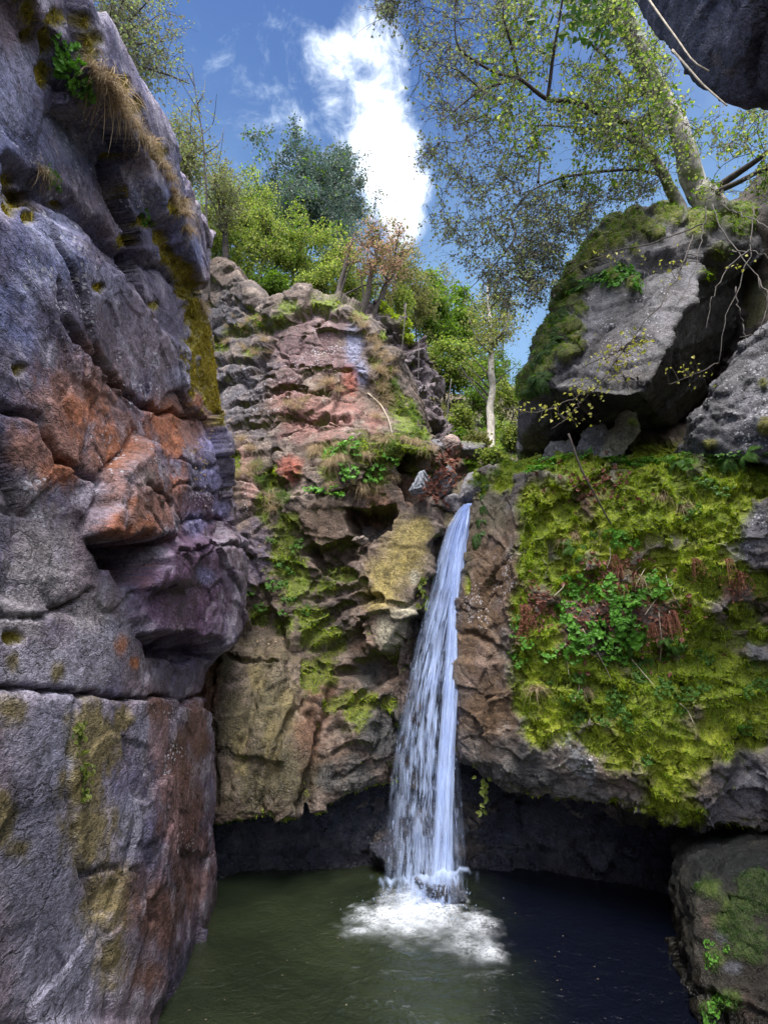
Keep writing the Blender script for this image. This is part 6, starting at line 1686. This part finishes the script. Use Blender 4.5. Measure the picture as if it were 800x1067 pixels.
# ================================================================== LIGHT AND SKY
SUN_EL, SUN_AZ = 64.0, 186.0       # azimuth clockwise from +Y (north)
sun_d = bpy.data.lights.new('sun', 'SUN'); sun_d.energy = 3.6; sun_d.angle = math.radians(32); sun_d.color = (1.0, 0.96, 0.90)
sun = bpy.data.objects.new('sun', sun_d); COL.objects.link(sun)
az, el = math.radians(SUN_AZ), math.radians(SUN_EL)
sd = Vector((math.sin(az) * math.cos(el), math.cos(az) * math.cos(el), math.sin(el)))
sun.rotation_euler = sd.to_track_quat('Z', 'Y').to_euler()
w = bpy.data.worlds.new('World'); scene.world = w; w.use_nodes = True
nt = w.node_tree; nt.nodes.clear(); g = N(nt)
wo = nt.nodes.new('ShaderNodeOutputWorld'); bg = nt.nodes.new('ShaderNodeBackground')
sky = nt.nodes.new('ShaderNodeTexSky'); sky.sky_type = 'NISHITA'; sky.sun_disc = False
sky.sun_elevation = el; sky.sun_rotation = az; sky.altitude = 600; sky.air_density = 1.0; sky.dust_density = 1.0; sky.ozone_density = 2.0
tc = nt.nodes.new('ShaderNodeTexCoord'); dirv = tc.outputs['Generated']
wn = nt.nodes.new('ShaderNodeTexNoise'); wn.inputs['Scale'].default_value = 7; wn.inputs['Detail'].default_value = 3; g.link(dirv, wn.inputs['Vector'])
wv = nt.nodes.new('ShaderNodeVectorMath'); wv.operation = 'MULTIPLY_ADD'; g.link(wn.outputs['Color'], wv.inputs[0]); wv.inputs[1].default_value = (.07, .07, .07); g.link(dirv, wv.inputs[2])
warped = wv.outputs[0]
cn = g.noise(9, 6, warped, 0.66, 0.4)
cn2 = g.noise(24, 5, warped, 0.65, 0.6)
cnn = g.math('ADD', g.math('MULTIPLY', cn, .68), g.math('MULTIPLY', cn2, .32))
def cloud(px, py, lo, hi, amp=1.0):
    """one lobe of cloud, a soft direction of the sky to be broken up by noise"""
    d = Vector(P(px, py, 1.0) - CAM).normalized()
    dp = nt.nodes.new('ShaderNodeVectorMath'); dp.operation = 'DOT_PRODUCT'; g.link(dirv, dp.inputs[0]); dp.inputs[1].default_value = d
    return g.math('MULTIPLY', g.ramp(dp.outputs['Value'], lo, hi), amp)
lobes = [cloud(406,200,.9962,.9999,.92), cloud(398,150,.9955,.9999,.86), cloud(394,108,.9962,1.0,.72), cloud(418,230,.9980,1.0,.85), cloud(372,170,.9962,1.0,.72),
         cloud(350,78,.9972,1.0,.70), cloud(384,42,.9972,1.0,.68), cloud(300,135,.990,1.0,.50), cloud(340,135,.994,1.0,.58), cloud(420,60,.994,1.0,.45), cloud(250,60,.985,1.0,.25)]
tot = lobes[0]
for c in lobes[1:]: tot = g.math('MAXIMUM', tot, c)
dens = g.math('ADD', tot, g.math('MULTIPLY', g.math('SUBTRACT', cnn, .5), 2.3))
f = g.math('MULTIPLY', g.ramp(dens, .34, .98), g.ramp(tot, 0.0, .25))
# unseen broken cloud overhead and behind the photographer, added as fill light
ov = nt.nodes.new('ShaderNodeVectorMath'); ov.operation = 'DOT_PRODUCT'; g.link(dirv, ov.inputs[0]); ov.inputs[1].default_value = Vector((0.40, -0.66, 0.63))
bank = g.math('MULTIPLY', g.ramp(ov.outputs['Value'], 0.2, 0.7), g.ramp(g.noise(2.6, 6, dirv, 0.6), 0.34, 0.56))
skyc = g.scalec(sky.outputs[0], 0.070)
tint = g.mixc(1.0, skyc, (0.74, 0.92, 1.22), 'MULTIPLY')
# thin high haze, paler towards the horizon
sx = nt.nodes.new('ShaderNodeSeparateXYZ'); g.link(dirv, sx.inputs[0])
hz = g.math('MULTIPLY', g.ramp(sx.outputs[2], .88, .50), g.math('ADD', .25, g.math('MULTIPLY', cn, .7)))
tint = g.mixc(g.math('MULTIPLY', hz, .75), tint, (0.22, 0.36, 0.50))
col = g.mixc(bank, tint, (1.45, 1.5, 1.65))
ccol = g.mixc(g.ramp(dens, .5, 1.3), (0.36, 0.43, 0.54), (1.0, 1.01, 1.05))
col = g.mixc(f, col, ccol)
g.link(col, bg.inputs['Color']); bg.inputs['Strength'].default_value = 1.0
g.link(bg.outputs[0], wo.inputs['Surface'])
vs = scene.view_settings
scene.display_settings.display_device = 'sRGB'
vs.view_transform = 'Standard'; vs.look = 'None'; vs.gamma = 1.0; vs.exposure = 1.3; vs.use_curve_mapping = False
cy = scene.cycles
cy.max_bounces = 5; cy.diffuse_bounces = 3; cy.glossy_bounces = 3; cy.transmission_bounces = 4; cy.transparent_max_bounces = 16
cy.use_denoising = True
cy.sample_clamp_indirect = 4
